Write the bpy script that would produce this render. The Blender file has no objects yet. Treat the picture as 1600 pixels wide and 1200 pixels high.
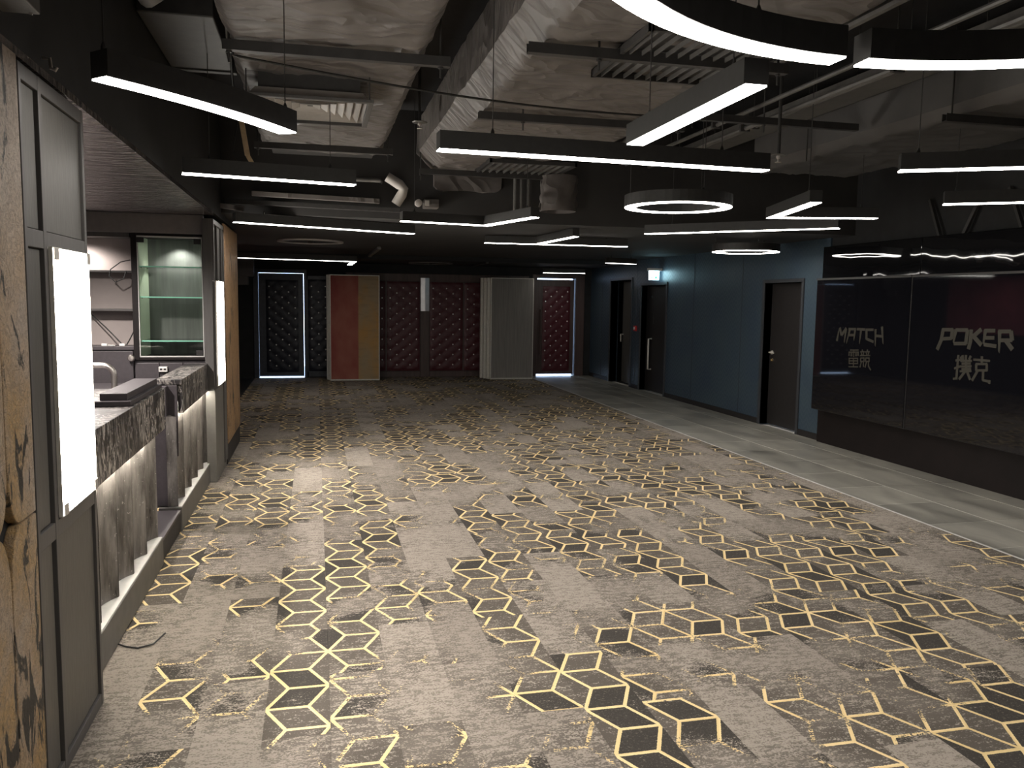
import bpy, math, random
from mathutils import Vector, Matrix, noise
random.seed(7)
scene = bpy.context.scene
COL = scene.collection

# ------------------------------------------------------------------ camera
cam_data = bpy.data.cameras.new('camera')
cam_data.sensor_width = 36.0
cam_data.lens = 36.0 * 1300.0 / 1600.0
cam_data.clip_start = 0.02
cam = bpy.data.objects.new('camera', cam_data)
COL.objects.link(cam)
yaw, pitch, roll = math.radians(13.3), math.radians(5.72), math.radians(0.79)
fw = Vector((math.sin(yaw) * math.cos(pitch), math.cos(yaw) * math.cos(pitch), -math.sin(pitch)))
r0 = Vector((math.cos(yaw), -math.sin(yaw), 0.0))
u0 = r0.cross(fw)
rt = r0 * math.cos(roll) + u0 * math.sin(roll)
up = -r0 * math.sin(roll) + u0 * math.cos(roll)
cam.matrix_world = Matrix(((rt.x, up.x, -fw.x, 0.0), (rt.y, up.y, -fw.y, 0.0), (rt.z, up.z, -fw.z, 1.6), (0, 0, 0, 1)))
scene.camera = cam

# ------------------------------------------------------------------ world, exposure
world = bpy.data.worlds.new('world'); scene.world = world; world.use_nodes = True
bg = world.node_tree.nodes['Background']
bg.inputs['Color'].default_value = (0.50, 0.68, 1.0, 1.0)     # overcast daylight outside, seen through the door gaps
bg.inputs['Strength'].default_value = 4.0
vs = scene.view_settings
vs.view_transform = 'Standard'; vs.look = 'None'; vs.gamma = 1.0; vs.use_curve_mapping = False
vs.exposure = 0.95
LED = 14.0            # strength of the suspended LED diffusers
BOX = 22.0             # strength of the light boxes
# bar and niche spots are unseen fills added to brighten the back bar
def spot(name, loc, power, size, col=(1.0, 0.92, 0.86), angle=110, aim=(0, 0, -1)):
    l = bpy.data.lights.new(name, 'SPOT'); l.energy = power; l.color = col
    l.shadow_soft_size = size; l.spot_size = math.radians(angle); l.spot_blend = 0.6
    o = bpy.data.objects.new(name, l); o.location = loc
    o.rotation_euler = Vector(aim).to_track_quat('-Z', 'Y').to_euler()
    COL.objects.link(o); return o
spot('bar_fill_spot', (-1.75, 4.6, 2.22), 130.0, 0.05, angle=160)
spot('bar_fill_spot', (-1.75, 6.2, 2.22), 110.0, 0.05, angle=160)
spot('niche_fill_spot', (-1.95, 7.66, 2.06), 15.0, 0.05, angle=160)
spot('case_downlight', (-1.17, 7.90, 2.088), 8.0, 0.012, (1.0, 0.99, 0.92), 120)

# ------------------------------------------------------------------ materials
class S:
    """a node socket with arithmetic"""
    def __init__(s, nt, sock): s.nt = nt; s.k = sock
    def m(s, op, *args, clamp=False):
        n = s.nt.nodes.new('ShaderNodeMath'); n.operation = op; n.use_clamp = clamp
        for i, a in enumerate((s,) + args):
            if isinstance(a, S): s.nt.links.new(a.k, n.inputs[i])
            else: n.inputs[i].default_value = a
        return S(s.nt, n.outputs[0])
    def __add__(s, o): return s.m('ADD', o)
    def __sub__(s, o): return s.m('SUBTRACT', o)
    def __mul__(s, o): return s.m('MULTIPLY', o)
    def __truediv__(s, o): return s.m('DIVIDE', o)
    __rmul__ = __mul__; __radd__ = __add__
    def abs(s): return s.m('ABSOLUTE')
    def floor(s): return s.m('FLOOR')
    def min(s, o): return s.m('MINIMUM', o)
    def max(s, o): return s.m('MAXIMUM', o)
    def lt(s, o): return s.m('LESS_THAN', o)
    def gt(s, o): return s.m('GREATER_THAN', o)
    def mod(s, o): return s.m('FLOORED_MODULO', o)
    def ramp(s, a, b):
        n = s.nt.nodes.new('ShaderNodeMapRange'); n.clamp = True
        s.nt.links.new(s.k, n.inputs[0]); n.inputs[1].default_value = a; n.inputs[2].default_value = b
        return S(s.nt, n.outputs[0])
def mixf(f, a, b): return f * (b - a) + a

class Mat:
    def __init__(s, name, color=(0.5, 0.5, 0.5), rough=0.5, metal=0.0, spec=0.5):
        s.m = bpy.data.materials.new(name); s.m.use_nodes = True
        s.nt = s.m.node_tree; s.b = s.nt.nodes['Principled BSDF']
        s.b.inputs['Base Color'].default_value = (*color, 1); s.b.inputs['Roughness'].default_value = rough
        s.b.inputs['Metallic'].default_value = metal; s.b.inputs['Specular IOR Level'].default_value = spec
    def new(s, t): return s.nt.nodes.new(t)
    def pos(s, gen='world'):
        if gen == 'world': return s.new('ShaderNodeNewGeometry').outputs['Position']
        return s.new('ShaderNodeTexCoord').outputs['Object']
    def scaled(s, vec, sc):
        n = s.new('ShaderNodeVectorMath'); n.operation = 'MULTIPLY'; s.nt.links.new(vec, n.inputs[0])
        n.inputs[1].default_value = sc; return n.outputs[0]
    def xyz(s, vec):
        n = s.new('ShaderNodeSeparateXYZ'); s.nt.links.new(vec, n.inputs[0])
        return [S(s.nt, o) for o in n.outputs]
    def comb(s, x, y, z=0.0):
        n = s.new('ShaderNodeCombineXYZ')
        for i, a in enumerate((x, y, z)):
            if isinstance(a, S): s.nt.links.new(a.k, n.inputs[i])
            else: n.inputs[i].default_value = a
        return n.outputs[0]
    def noise(s, vec, scale, detail=3.0, rough=0.5, dist=0.0):
        n = s.new('ShaderNodeTexNoise'); s.nt.links.new(vec, n.inputs['Vector'])
        n.inputs['Scale'].default_value = scale; n.inputs['Detail'].default_value = detail
        n.inputs['Roughness'].default_value = rough; n.inputs['Distortion'].default_value = dist
        return S(s.nt, n.outputs['Fac'])
    def white(s, vec):
        n = s.new('ShaderNodeTexWhiteNoise'); n.noise_dimensions = '3D'; s.nt.links.new(vec, n.inputs['Vector'])
        sp = s.new('ShaderNodeSeparateColor'); s.nt.links.new(n.outputs['Color'], sp.inputs[0])
        return [S(s.nt, o) for o in sp.outputs[:3]]
    def mix(s, f, a, b):
        n = s.new('ShaderNodeMix'); n.data_type = 'RGBA'
        if isinstance(f, S): s.nt.links.new(f.k, n.inputs[0])
        else: n.inputs[0].default_value = f
        for sock, v in ((n.inputs[6], a), (n.inputs[7], b)):
            if isinstance(v, tuple): sock.default_value = (*v, 1)
            else: s.nt.links.new(v, sock)
        return n.outputs[2]
    def color(s, sock): s.nt.links.new(sock, s.b.inputs['Base Color']); return s
    def rough(s, f): s.nt.links.new(f.k, s.b.inputs['Roughness']); return s
    def bump(s, f, strength=0.3, dist=0.01):
        n = s.new('ShaderNodeBump'); n.inputs['Strength'].default_value = strength; n.inputs['Distance'].default_value = dist
        s.nt.links.new(f.k, n.inputs['Height']); s.nt.links.new(n.outputs[0], s.b.inputs['Normal']); return s
    def emit(s, col, k):
        s.b.inputs['Emission Color'].default_value = (*col, 1); s.b.inputs['Emission Strength'].default_value = k; return s

def speckled(name, color, rough, amount=0.25, scale=20.0, bump=0.0, metal=0.0, spec=0.5, stretch=(1, 1, 1)):
    m = Mat(name, color, rough, metal, spec)
    v = m.scaled(m.pos(), stretch)
    n = m.noise(v, scale, 5.0, 0.6)
    a = tuple(c * (1 - amount) for c in color); b = tuple(min(1, c * (1 + amount)) for c in color)
    m.color(m.mix(n.ramp(0.3, 0.7), a, b))
    if bump: m.bump(n, bump, 0.004)
    return m

M = {}
M['black'] = speckled('black_paint', (0.012, 0.012, 0.013), 0.75, 0.3, 6.0)
M['slab'] = speckled('black_slab_paint', (0.016, 0.015, 0.016), 0.85, 0.4, 3.0, 0.3)
M['soffit'] = speckled('charcoal_ceiling_paint', (0.029, 0.027, 0.026), 0.8, 0.2, 2.0)
M['housing'] = speckled('matt_black_aluminium', (0.020, 0.019, 0.018), 0.55, 0.2, 30.0)
M['steel'] = speckled('dark_painted_steel', (0.035, 0.033, 0.032), 0.5, 0.25, 12.0)
M['wrap'] = speckled('black_painted_duct_wrap', (0.17, 0.150, 0.138), 0.5, 0.22, 7.0, 0.25)
_m = Mat('black_painted_duct_wrap', (0.17, 0.15, 0.138), 0.5)
_p = _m.pos(); _a = _m.noise(_p, 1.5, 2.0, 0.45, 0.9); _b = _m.noise(_m.scaled(_p, (1.0, 2.2, 1.0)), 2.2, 1.5, 0.4, 1.2); _c = _m.noise(_p, 9.0, 4.0)
_r = ((_a - 0.5).abs() * -6.0 + 1.0).max(0.0) + ((_b - 0.5).abs() * -7.0 + 1.0).max(0.0) * 0.8 + _c * 0.07
_m.color(_m.mix(_c.ramp(0.3, 0.7), (0.098, 0.087, 0.081), (0.142, 0.126, 0.118))); _m.bump(_r, 0.5, 0.035); M['wrap'] = _m
M['wrapdark'] = speckled('smooth_dark_duct_wrap', (0.075, 0.071, 0.070), 0.55, 0.2, 3.0, 0.1)
M['pipe'] = speckled('grey_painted_pipe', (0.10, 0.095, 0.09), 0.45, 0.2, 15.0)
M['louver'] = speckled('grey_louver_metal', (0.42, 0.39, 0.36), 0.5, 0.1, 10.0)
M['satin'] = Mat('satin_nickel', (0.70, 0.66, 0.60), 0.35, 0.35)
M['chrome'] = Mat('polished_chrome', (0.75, 0.74, 0.72), 0.18, 1.0)
M['foil'] = speckled('crinkled_foil', (0.80, 0.80, 0.82), 0.3, 0.1, 8.0, 0.3, 0.35)
M['header'] = speckled('mauve_grey_laminate', (0.20, 0.182, 0.176), 0.5, 0.08, 20.0)
M['brushed'] = speckled('brushed_steel', (0.62, 0.58, 0.54), 0.32, 0.12, 30.0, 0.1, 1.0, stretch=(1, 1, 0.1))
M['led'] = Mat('led_diffuser', (0.9, 0.9, 0.9), 0.5).emit((1.0, 0.95, 0.88), LED)
M['ledlow'] = Mat('led_diffuser_far', (0.9, 0.9, 0.9), 0.5).emit((1.0, 0.95, 0.88), LED * 0.6)
M['box'] = Mat('light_box_diffuser', (0.9, 0.9, 0.9), 0.4).emit((1.0, 0.95, 0.86), BOX)
M['strip'] = Mat('led_tape', (0.9, 0.9, 0.9), 0.4).emit((1.0, 0.93, 0.80), 85.0)
M['frame'] = speckled('dark_grey_laminate', (0.085, 0.080, 0.077), 0.5, 0.12, 60.0, 0.12, stretch=(1, 1, 0.08))
M['panel'] = speckled('charcoal_woven_laminate', (0.080, 0.075, 0.068), 0.45, 0.16, 90.0, 0.2, stretch=(1, 1, 0.15))
M['cupboard'] = speckled('plum_black_laminate', (0.055, 0.047, 0.052), 0.45, 0.12, 40.0)
M['mauve'] = speckled('taupe_board', (0.34, 0.295, 0.28), 0.6, 0.10, 3.0)
M['ripple'] = Mat('rippled_steel_ceiling', (0.30, 0.275, 0.27), 0.15, 0.9)
_v = M['ripple'].scaled(M['ripple'].pos(), (5.0, 24.0, 1.0))
M['ripple'].bump(M['ripple'].noise(_v, 1.0, 3.0, 0.6), 1.0, 0.06)
M['teal'] = Mat('dark_teal_wall_covering', (0.030, 0.052, 0.062), 0.42)
_m = M['teal']; _x, _y, _z = _m.xyz(_m.pos())
_zig = ((_y * 7.0).mod(1.0) - 0.5).abs() * 0.16 + _z
_st = (_zig * 14.0).mod(1.0).ramp(0.35, 0.65)
_nn = _m.noise(_m.pos(), 2.2, 4.0)
_m.color(_m.mix(_nn.ramp(0.3, 0.7), (0.033, 0.052, 0.078), (0.044, 0.068, 0.086)))
_m.rough(mixf(_st, 0.36, 0.50)); _m.bump(_st, 0.10, 0.004)
M['doorblk'] = speckled('black_door_laminate', (0.014, 0.012, 0.012), 0.55, 0.2, 20.0)
M['jamb'] = speckled('dark_jamb_paint', (0.035, 0.037, 0.042), 0.45, 0.1, 10.0)
M['gloss'] = Mat('gloss_black_acrylic', (0.006, 0.006, 0.007), 0.03, 0.0, 0.8)
_m = M['gloss']; _m.bump(_m.noise(_m.scaled(_m.pos(), (1, 3.0, 0.6)), 1.0, 1.0), 0.25, 0.05)
M['glass_screen'] = Mat('black_screen_glass', (0.006, 0.006, 0.008), 0.035, 0.0, 0.75)
M['plinth'] = speckled('brown_black_laminate', (0.009, 0.006, 0.006), 0.5, 0.3, 5.0, 0.0, 0.0, 0.25)
M['letter'] = speckled('dull_gold_film', (0.028, 0.024, 0.016), 0.6, 0.1, 30.0)
M['redwall'] = speckled('crimson_wall_covering', (0.55, 0.13, 0.18), 0.6, 0.15, 4.0)
M['blue_leather'] = speckled('midnight_blue_leather', (0.009, 0.011, 0.022), 0.45, 0.2, 30.0, 0.1)
M['red_leather'] = speckled('oxblood_leather', (0.075, 0.010, 0.016), 0.45, 0.2, 30.0, 0.1)
M['blue_frame'] = speckled('blue_black_timber', (0.045, 0.052, 0.066), 0.4, 0.2, 20.0)
M['brown_frame'] = speckled('dark_brown_timber', (0.075, 0.047, 0.042), 0.45, 0.25, 20.0, stretch=(1, 1, 0.1))
M['stud'] = Mat('crystal_stud', (0.95, 0.93, 0.90), 0.2, 0.0, 1.0)
M['alu'] = speckled('aluminium_edge', (0.62, 0.60, 0.54), 0.4, 0.1, 30.0, 0.0, 0.2)
M['greycloth'] = speckled('grey_striped_cloth', (0.22, 0.205, 0.19), 0.8, 0.2, 120.0, 0.1, stretch=(1, 1, 0.02))
M['white'] = speckled('white_plastic', (0.75, 0.73, 0.70), 0.4, 0.05, 10.0)
M['ledge'] = speckled('pale_grey_ledge', (0.55, 0.54, 0.52), 0.5, 0.1, 10.0)
M['redplastic'] = speckled('red_plastic', (0.55, 0.03, 0.03), 0.4, 0.1, 10.0)
M['cable'] = Mat('black_cable', (0.012, 0.012, 0.012), 0.5)
M['brass'] = Mat('satin_brass', (0.75, 0.60, 0.38), 0.3, 1.0)
M['copper'] = speckled('raw_brass_clamp', (0.45, 0.33, 0.20), 0.5, 0.2, 30.0)
M['kerb'] = speckled('grey_kickboard', (0.13, 0.122, 0.112), 0.5, 0.15, 10.0)
M['outside'] = speckled('pale_concrete', (0.6, 0.6, 0.6), 0.8, 0.1, 2.0)
M['exitface'] = Mat('exit_sign_face', (0.8, 0.9, 0.85), 0.4).emit((0.50, 0.86, 1.0), 6.0)
M['exitmark'] = Mat('exit_sign_green', (0.02, 0.35, 0.2), 0.5).emit((0.1, 0.75, 0.5), 0.7)
# glass
g = Mat('green_edged_glass'); nt = g.nt
tr_ = nt.nodes.new('ShaderNodeBsdfTransparent'); tr_.inputs[0].default_value = (0.968, 0.985, 0.976, 1)
gl_ = nt.nodes.new('ShaderNodeBsdfGlossy'); gl_.inputs['Roughness'].default_value = 0.02
fr_ = nt.nodes.new('ShaderNodeFresnel'); fr_.inputs[0].default_value = 1.45
mx_ = nt.nodes.new('ShaderNodeMixShader'); nt.links.new(fr_.outputs[0], mx_.inputs[0])
nt.links.new(tr_.outputs[0], mx_.inputs[1]); nt.links.new(gl_.outputs[0], mx_.inputs[2])
nt.links.new(mx_.outputs[0], nt.nodes['Material Output'].inputs[0]); M['glass'] = g
M['glassedge'] = Mat('green_glass_edge', (0.35, 0.75, 0.58), 0.15, 0.0, 0.8)
M['greenlam'] = speckled('pale_green_laminate', (0.42, 0.48, 0.36), 0.5, 0.05, 10.0)
M['casewood'] = speckled('grey_case_veneer', (0.12, 0.125, 0.115), 0.5, 0.25, 25.0, 0.1, stretch=(1, 1, 0.06))

# streaked black stone of the counters
m = Mat('streaked_black_stone', (0.05, 0.05, 0.05), 0.42)
v = m.scaled(m.pos(), (6.0, 6.0, 2.2))
n1 = m.noise(v, 2.0, 4.0, 0.6, 1.6); n2 = m.noise(m.pos(), 1.6, 2.0)
f = ((n1 - 0.53).abs() * -1.0 + 0.10).ramp(0.050, 0.090) * n2.ramp(0.34, 0.52)
m.color(m.mix(f, (0.022, 0.019, 0.020), (0.50, 0.46, 0.42))); M['stone'] = m
# fluted metal
m = Mat('scuffed_bronze_flute', (0.12, 0.11, 0.10), 0.36, 0.25)
n1 = m.noise(m.scaled(m.pos(), (14, 14, 3.0)), 1.0, 6.0, 0.65); n2 = m.noise(m.pos(), 55.0, 2.0)
c1 = m.mix(n1.ramp(0.35, 0.65), (0.05, 0.045, 0.041), (0.23, 0.212, 0.195))
m.color(m.mix(n2.ramp(0.68, 0.76), c1, (0.42, 0.40, 0.37))); m.rough(n1.ramp(0.2, 0.9) * 0.3 + 0.22); M['flute'] = m
# gold stained leather of the columns
def leather(name, base, gold, low, stain_s, pale, grain):
    m = Mat(name, base, 0.42)
    p = m.pos()
    x, y, z = m.xyz(p)
    n1 = m.noise(m.scaled(p, (1, 1, grain)), 3.4, 5.0, 0.6); n2 = m.noise(m.scaled(p, (1, 5.0, 1.6)), 2.1, 6.0, 0.62, 0.9)
    n3 = m.noise(m.scaled(p, (1, 1, 0.3 + 0.7 * grain)), 30.0, 8.0, 0.75, 2.5)
    w = z.m('MULTIPLY', -1.0) + 2.1
    c = m.mix(n1.ramp(0.36, 0.60) * w.ramp(0.0, 0.9) if pale else n1.ramp(0.38, 0.62), base, gold)
    c = m.mix(n3.ramp(0.44, 0.62) * 0.7, c, low)
    st = (n2 + w * 0.03 + (n3 - 0.5) * 0.10 if pale else n2)
    c = m.mix(st.ramp(stain_s, stain_s + 0.04), c, (0.022, 0.016, 0.012))
    m.color(c); m.bump(n3, 1.0, 0.02); return m
M['leather'] = leather('gold_stained_leather', (0.68, 0.57, 0.48), (0.68, 0.44, 0.19), (0.26, 0.18, 0.12), 0.60, True, 1.0)
M['leather2'] = leather('honey_stained_panel', (0.42, 0.255, 0.13), (0.52, 0.32, 0.15), (0.13, 0.07, 0.035), 0.575, False, 0.35)
# painted cloth of the folding panel
m = Mat('red_and_sand_painted_cloth', (0.4, 0.1, 0.08), 0.75)
p = m.pos(); x, y, z = m.xyz(p)
n1 = m.noise(m.scaled(p, (1.2, 1, 0.7)), 2.0, 5.0); n2 = m.noise(m.scaled(p, (2.0, 1, 9.0)), 2.0, 4.0)
red = m.mix(n1.ramp(0.35, 0.65), (0.26, 0.055, 0.045), (0.36, 0.13, 0.09))
sand = m.mix(n1.ramp(0.42, 0.6), (0.36, 0.27, 0.16), (0.44, 0.25, 0.08))
sand = m.mix(n2.ramp(0.5, 0.8) * 0.5, sand, (0.20, 0.15, 0.09))
m.color(m.mix((x + n1 * 0.02).gt(0.815), red, sand)); M['art'] = m
# stone floor tiles
m = Mat('slate_grey_porcelain', (0.15, 0.145, 0.13), 0.36)
p = m.pos(); n1 = m.noise(m.scaled(p, (2.2, 0.9, 1)), 1.6, 6.0, 0.6, 0.6); n2 = m.noise(p, 60.0, 3.0)
oi = m.new('ShaderNodeObjectInfo'); rn = S(m.nt, oi.outputs['Random'])
f = n1.ramp(0.3, 0.72) * 0.75 + rn * 0.25
c = m.mix(f, (0.125, 0.12, 0.105), (0.39, 0.37, 0.32))
m.color(m.mix(n2.ramp(0.6, 0.8) * 0.3, c, (0.26, 0.25, 0.22))); m.rough(n1.ramp(0.2, 0.8) * 0.15 + 0.30); M['tile'] = m
M['grout'] = speckled('pale_grout', (0.62, 0.60, 0.55), 0.8, 0.1, 20.0)

# carpet: eroded gold rhombus lattice over speckled taupe pile, shifted plank by plank
PW, PL, PX0 = 0.245, 1.0, -1.185
m = Mat('patterned_carpet_pile', (0.2, 0.18, 0.16), 0.95, 0.0, 0.15)
p = m.pos(); X, Y, Z = m.xyz(p)
ci = ((X - PX0) / PW).floor()
ri = (Y + ci.mod(2.0) * 0.5).floor()
w1, w2, w3 = m.white(m.comb(ci, ri, 3.7))
K = 2 * 0.1414
xl = X - PX0 - ci * PW
fl_ = w2.gt(0.5)
xl = mixf(fl_, 0.0, 1.0) * (xl * -2.0 + PW) + xl
U = Y * 0.832 / K + w1.gt(0.55) * (w2 * 3.0)
V = (xl - 0.0817) / K + ci * 0.8660254
R3 = 1.7320508
ax = U.mod(1.0) - 0.5; ay = V.mod(R3) - R3 / 2
bx = (U - 0.5).mod(1.0) - 0.5; by = (V - R3 / 2).mod(R3) - R3 / 2
sel = (ax * ax + ay * ay).lt(bx * bx + by * by)
gx = mixf(sel, bx, ax); gy = mixf(sel, by, ay)
hx = U - gx; hy = V - gy
e = (gx.abs().max(gx.abs() * 0.5 + gy.abs() * 0.8660254)) * -1.0 + 0.5
sp = None; proj = []
for dx, dy in ((0.0, 1.0), (0.8660254, -0.5), (-0.8660254, -0.5)):
    dot = gx * dx + gy * dy; cr = (gx * dy - gy * dx).abs()
    dd = cr + dot.lt(0.0) * 9.0
    sp = dd if sp is None else sp.min(dd)
    proj.append(dot)
rid = proj[0].lt(proj[1]).m('MULTIPLY', proj[0].lt(proj[2])) + proj[1].lt(proj[2]).m('MULTIPLY', proj[1].lt(proj[0])) * 2.0
d = e.min(sp)
fine = m.noise(m.scaled(p, (0.8, 1.0, 1)), 120.0, 3.0, 0.65)
mid = m.noise(m.scaled(p, (0.6, 1.35, 1)), 28.0, 6.0, 0.75)
big = m.noise(m.comb(X + w2 * 0.35, Y + w3 * 0.6), 1.9, 2.0, 0.5)
pres = (big + (w3 - 0.5) * 0.24).ramp(0.34, 0.60)
line = (d + (fine - 0.5) * 0.02).lt(0.026)
ero = (fine * 0.62 + mid * 0.38).lt(pres * 0.44 + 0.22)
line = line * ero * pres.gt(0.12)
k1, k2, k3 = m.white(m.comb((hx * 2.0 + 0.5).floor(), (hy * 2.0 + 0.5).floor(), rid + ci * 0.0))
dark = k1.gt(0.66) * (pres + (mid - 0.5) * 1.6 + (fine - 0.5) * 1.2).gt(0.62)
speck = (mid * 0.55 + fine * 0.45 + pres * 0.06 + (w3 - 0.5) * 0.04).ramp(0.485, 0.53) * (pres * 0.35 + 0.55)
base = m.mix(w1 * 0.6 + k2 * pres * 0.4, (0.265, 0.231, 0.198), (0.355, 0.312, 0.268))
c = m.mix(speck, base, (0.072, 0.062, 0.052))
c = m.mix(dark * ((fine * 0.6 + mid * 0.4).lt(0.56)) * 0.9, c, (0.040, 0.036, 0.032))
flecks = fine.gt(0.70) * mid.gt(0.52)
c = m.mix(flecks * 0.7, c, (0.62, 0.50, 0.32))
gold = m.mix(k3, (0.68, 0.51, 0.25), (0.80, 0.62, 0.34))
m.color(m.mix(line, c, gold)); m.bump(fine, 0.5, 0.006); M['carpet'] = m
M = {k: (v.m if isinstance(v, Mat) else v) for k, v in M.items()}

# ------------------------------------------------------------------ mesh helpers
class MB:
    def __init__(s): s.v = []; s.f = []; s.smooth = False
    def add(s, vs, fs):
        o = len(s.v); s.v += [tuple(a) for a in vs]; s.f += [tuple(i + o for i in f) for f in fs]; return s
    def box(s, x0, x1, y0, y1, z0, z1):
        x0, x1 = sorted((x0, x1)); y0, y1 = sorted((y0, y1)); z0, z1 = sorted((z0, z1))
        return s.add([(x0, y0, z0), (x1, y0, z0), (x1, y1, z0), (x0, y1, z0), (x0, y0, z1), (x1, y0, z1), (x1, y1, z1), (x0, y1, z1)],
                     [(0, 3, 2, 1), (4, 5, 6, 7), (0, 1, 5, 4), (1, 2, 6, 5), (2, 3, 7, 6), (3, 0, 4, 7)])
    def prism(s, pts, d):
        """polygon in 3-D swept by the vector d"""
        n = len(pts); d = Vector(d); a = [Vector(q) for q in pts]
        return s.add(a + [q + d for q in a], [tuple(range(n - 1, -1, -1)), tuple(range(n, 2 * n))] + [(i, (i + 1) % n, n + (i + 1) % n, n + i) for i in range(n)])
    def bar(s, a, b, w, h):
        """rectangular bar from a to b, width w across, height h"""
        a, b = Vector(a), Vector(b); t = (b - a).normalized(); z = Vector((0, 0, 1))
        if abs(t.z) > 0.95: z = Vector((1, 0, 0))
        n = t.cross(z).normalized(); u = n.cross(t)
        q = [n * w / 2 + u * h / 2, -n * w / 2 + u * h / 2, -n * w / 2 - u * h / 2, n * w / 2 - u * h / 2]
        return s.prism([a + k for k in q], b - a)
    def tube(s, pts, r, seg=8, cap=True):
        pts = [Vector(q) for q in pts]; rings = []
        rad = r if isinstance(r, (list, tuple)) else [r] * len(pts)
        ref = None
        for i, q in enumerate(pts):
            t = (pts[min(i + 1, len(pts) - 1)] - pts[max(i - 1, 0)]).normalized()
            if ref is None: ref = Vector((0, 0, 1)) if abs(t.z) < 0.9 else Vector((1, 0, 0))
            n = t.cross(ref)
            if n.length < 1e-4: n = t.cross(Vector((0.3, 1, 0.2)))
            n.normalize(); u = n.cross(t); ref = u
            rings.append([q + (n * math.cos(2 * math.pi * k / seg) + u * math.sin(2 * math.pi * k / seg)) * rad[i] for k in range(seg)])
        fs = []
        for i in range(len(pts) - 1):
            for k in range(seg):
                fs.append((i * seg + k, i * seg + (k + 1) % seg, (i + 1) * seg + (k + 1) % seg, (i + 1) * seg + k))
        if cap: fs += [tuple(range(seg - 1, -1, -1)), tuple((len(pts) - 1) * seg + k for k in range(seg))]
        s.smooth = True
        return s.add([v for q in rings for v in q], fs)
    def lathe(s, c, prof, seg=24, axis='Z'):
        c = Vector(c); vs = []
        for r, h in prof:
            for k in range(seg):
                a = 2 * math.pi * k / seg; q = (r * math.cos(a), r * math.sin(a), h)
                if axis == 'X': q = (h, q[0], q[1])
                if axis == 'Y': q = (q[0], h, q[1])
                vs.append(c + Vector(q))
        fs = [(i * seg + k, i * seg + (k + 1) % seg, (i + 1) * seg + (k + 1) % seg, (i + 1) * seg + k) for i in range(len(prof) - 1) for k in range(seg)]
        fs += [tuple(range(seg - 1, -1, -1)), tuple((len(prof) - 1) * seg + k for k in range(seg))]
        s.smooth = True
        return s.add(vs, fs)
    def ringseg(s, c, r0, r1, z0, z1, a0, a1, seg):
        """ring sector of rectangular section"""
        full = abs(abs(a1 - a0) - 2 * math.pi) < 1e-6; n = seg if full else seg + 1; vs = []
        for i in range(n):
            a = a0 + (a1 - a0) * i / seg; ca, sa = math.cos(a), math.sin(a)
            for r, z in ((r0, z0), (r1, z0), (r1, z1), (r0, z1)): vs.append((c[0] + r * ca, c[1] + r * sa, c[2] + z))
        fs = []
        for i in range(seg):
            j = (i + 1) % n
            for k in range(4): fs.append((i * 4 + k, i * 4 + (k + 1) % 4, j * 4 + (k + 1) % 4, j * 4 + k))
        if not full: fs += [(3, 2, 1, 0), tuple(seg * 4 + k for k in range(4))]
        return s.add(vs, fs)
    def grid(s, fn, nu, nv):
        vs = [fn(i / nu, j / nv) for j in range(nv + 1) for i in range(nu + 1)]
        s.smooth = True
        return s.add(vs, [(j * (nu + 1) + i, j * (nu + 1) + i + 1, (j + 1) * (nu + 1) + i + 1, (j + 1) * (nu + 1) + i) for j in range(nv) for i in range(nu)])
    def mesh(s, name, mat):
        me = bpy.data.meshes.new(name); me.from_pydata(s.v, [], s.f)
        import bmesh
        b = bmesh.new(); b.from_mesh(me); bmesh.ops.recalc_face_normals(b, faces=b.faces); b.to_mesh(me); b.free()
        me.materials.append(M[mat])
        if s.smooth:
            me.polygons.foreach_set('use_smooth', [True] * len(me.polygons))
            try: me.set_sharp_from_angle(angle=math.radians(40))
            except Exception: pass
        return me
    def build(s, name, mat, parent=None, bevel=0.0, seg=2):
        o = bpy.data.objects.new(name, s.mesh(name, mat)); COL.objects.link(o)
        if parent is not None:
            o.parent = parent; o.matrix_parent_inverse = Matrix.Translation(parent.location).inverted() if parent.type == 'EMPTY' else Matrix()
        if bevel:
            b = o.modifiers.new('bevel', 'BEVEL'); b.width = bevel; b.segments = seg; b.limit_method = 'ANGLE'
        return o
def B(*a): return MB().box(*a)
def tag(o, label=None, cat=None, group=None, kind=None):
    if label: o['label'] = label
    if cat: o['category'] = cat
    if group: o['group'] = group
    if kind: o['kind'] = kind
    return o
def thing(name, label, cat, loc=(0, 0, 0), group=None, kind=None):
    o = bpy.data.objects.new(name, None); o.location = loc; o.empty_display_size = 0.1; COL.objects.link(o)
    return tag(o, label, cat, group, kind)
def inst(src, name, loc, parent):
    """another piece sharing src's mesh"""
    o = bpy.data.objects.new(name, src.data); COL.objects.link(o); o.location = loc
    o.parent = parent
    return o
PI = math.pi

# ================================================================== the setting
XL, XR, YF, YN, ZS = -0.83, 5.79, 17.2, -1.6, 3.4
fl = B(-2.9, 6.2, YN - 0.2, YF + 0.3, -0.14, -0.012).build('floor', 'grout'); tag(fl, 'floor of patterned carpet planks with a strip of grey stone tiles', 'floor', None, 'structure')
B(-2.8, PX0, 2.0, YF, -0.013, -0.0005).build('bar_floor_sheet', 'black', fl)
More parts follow.
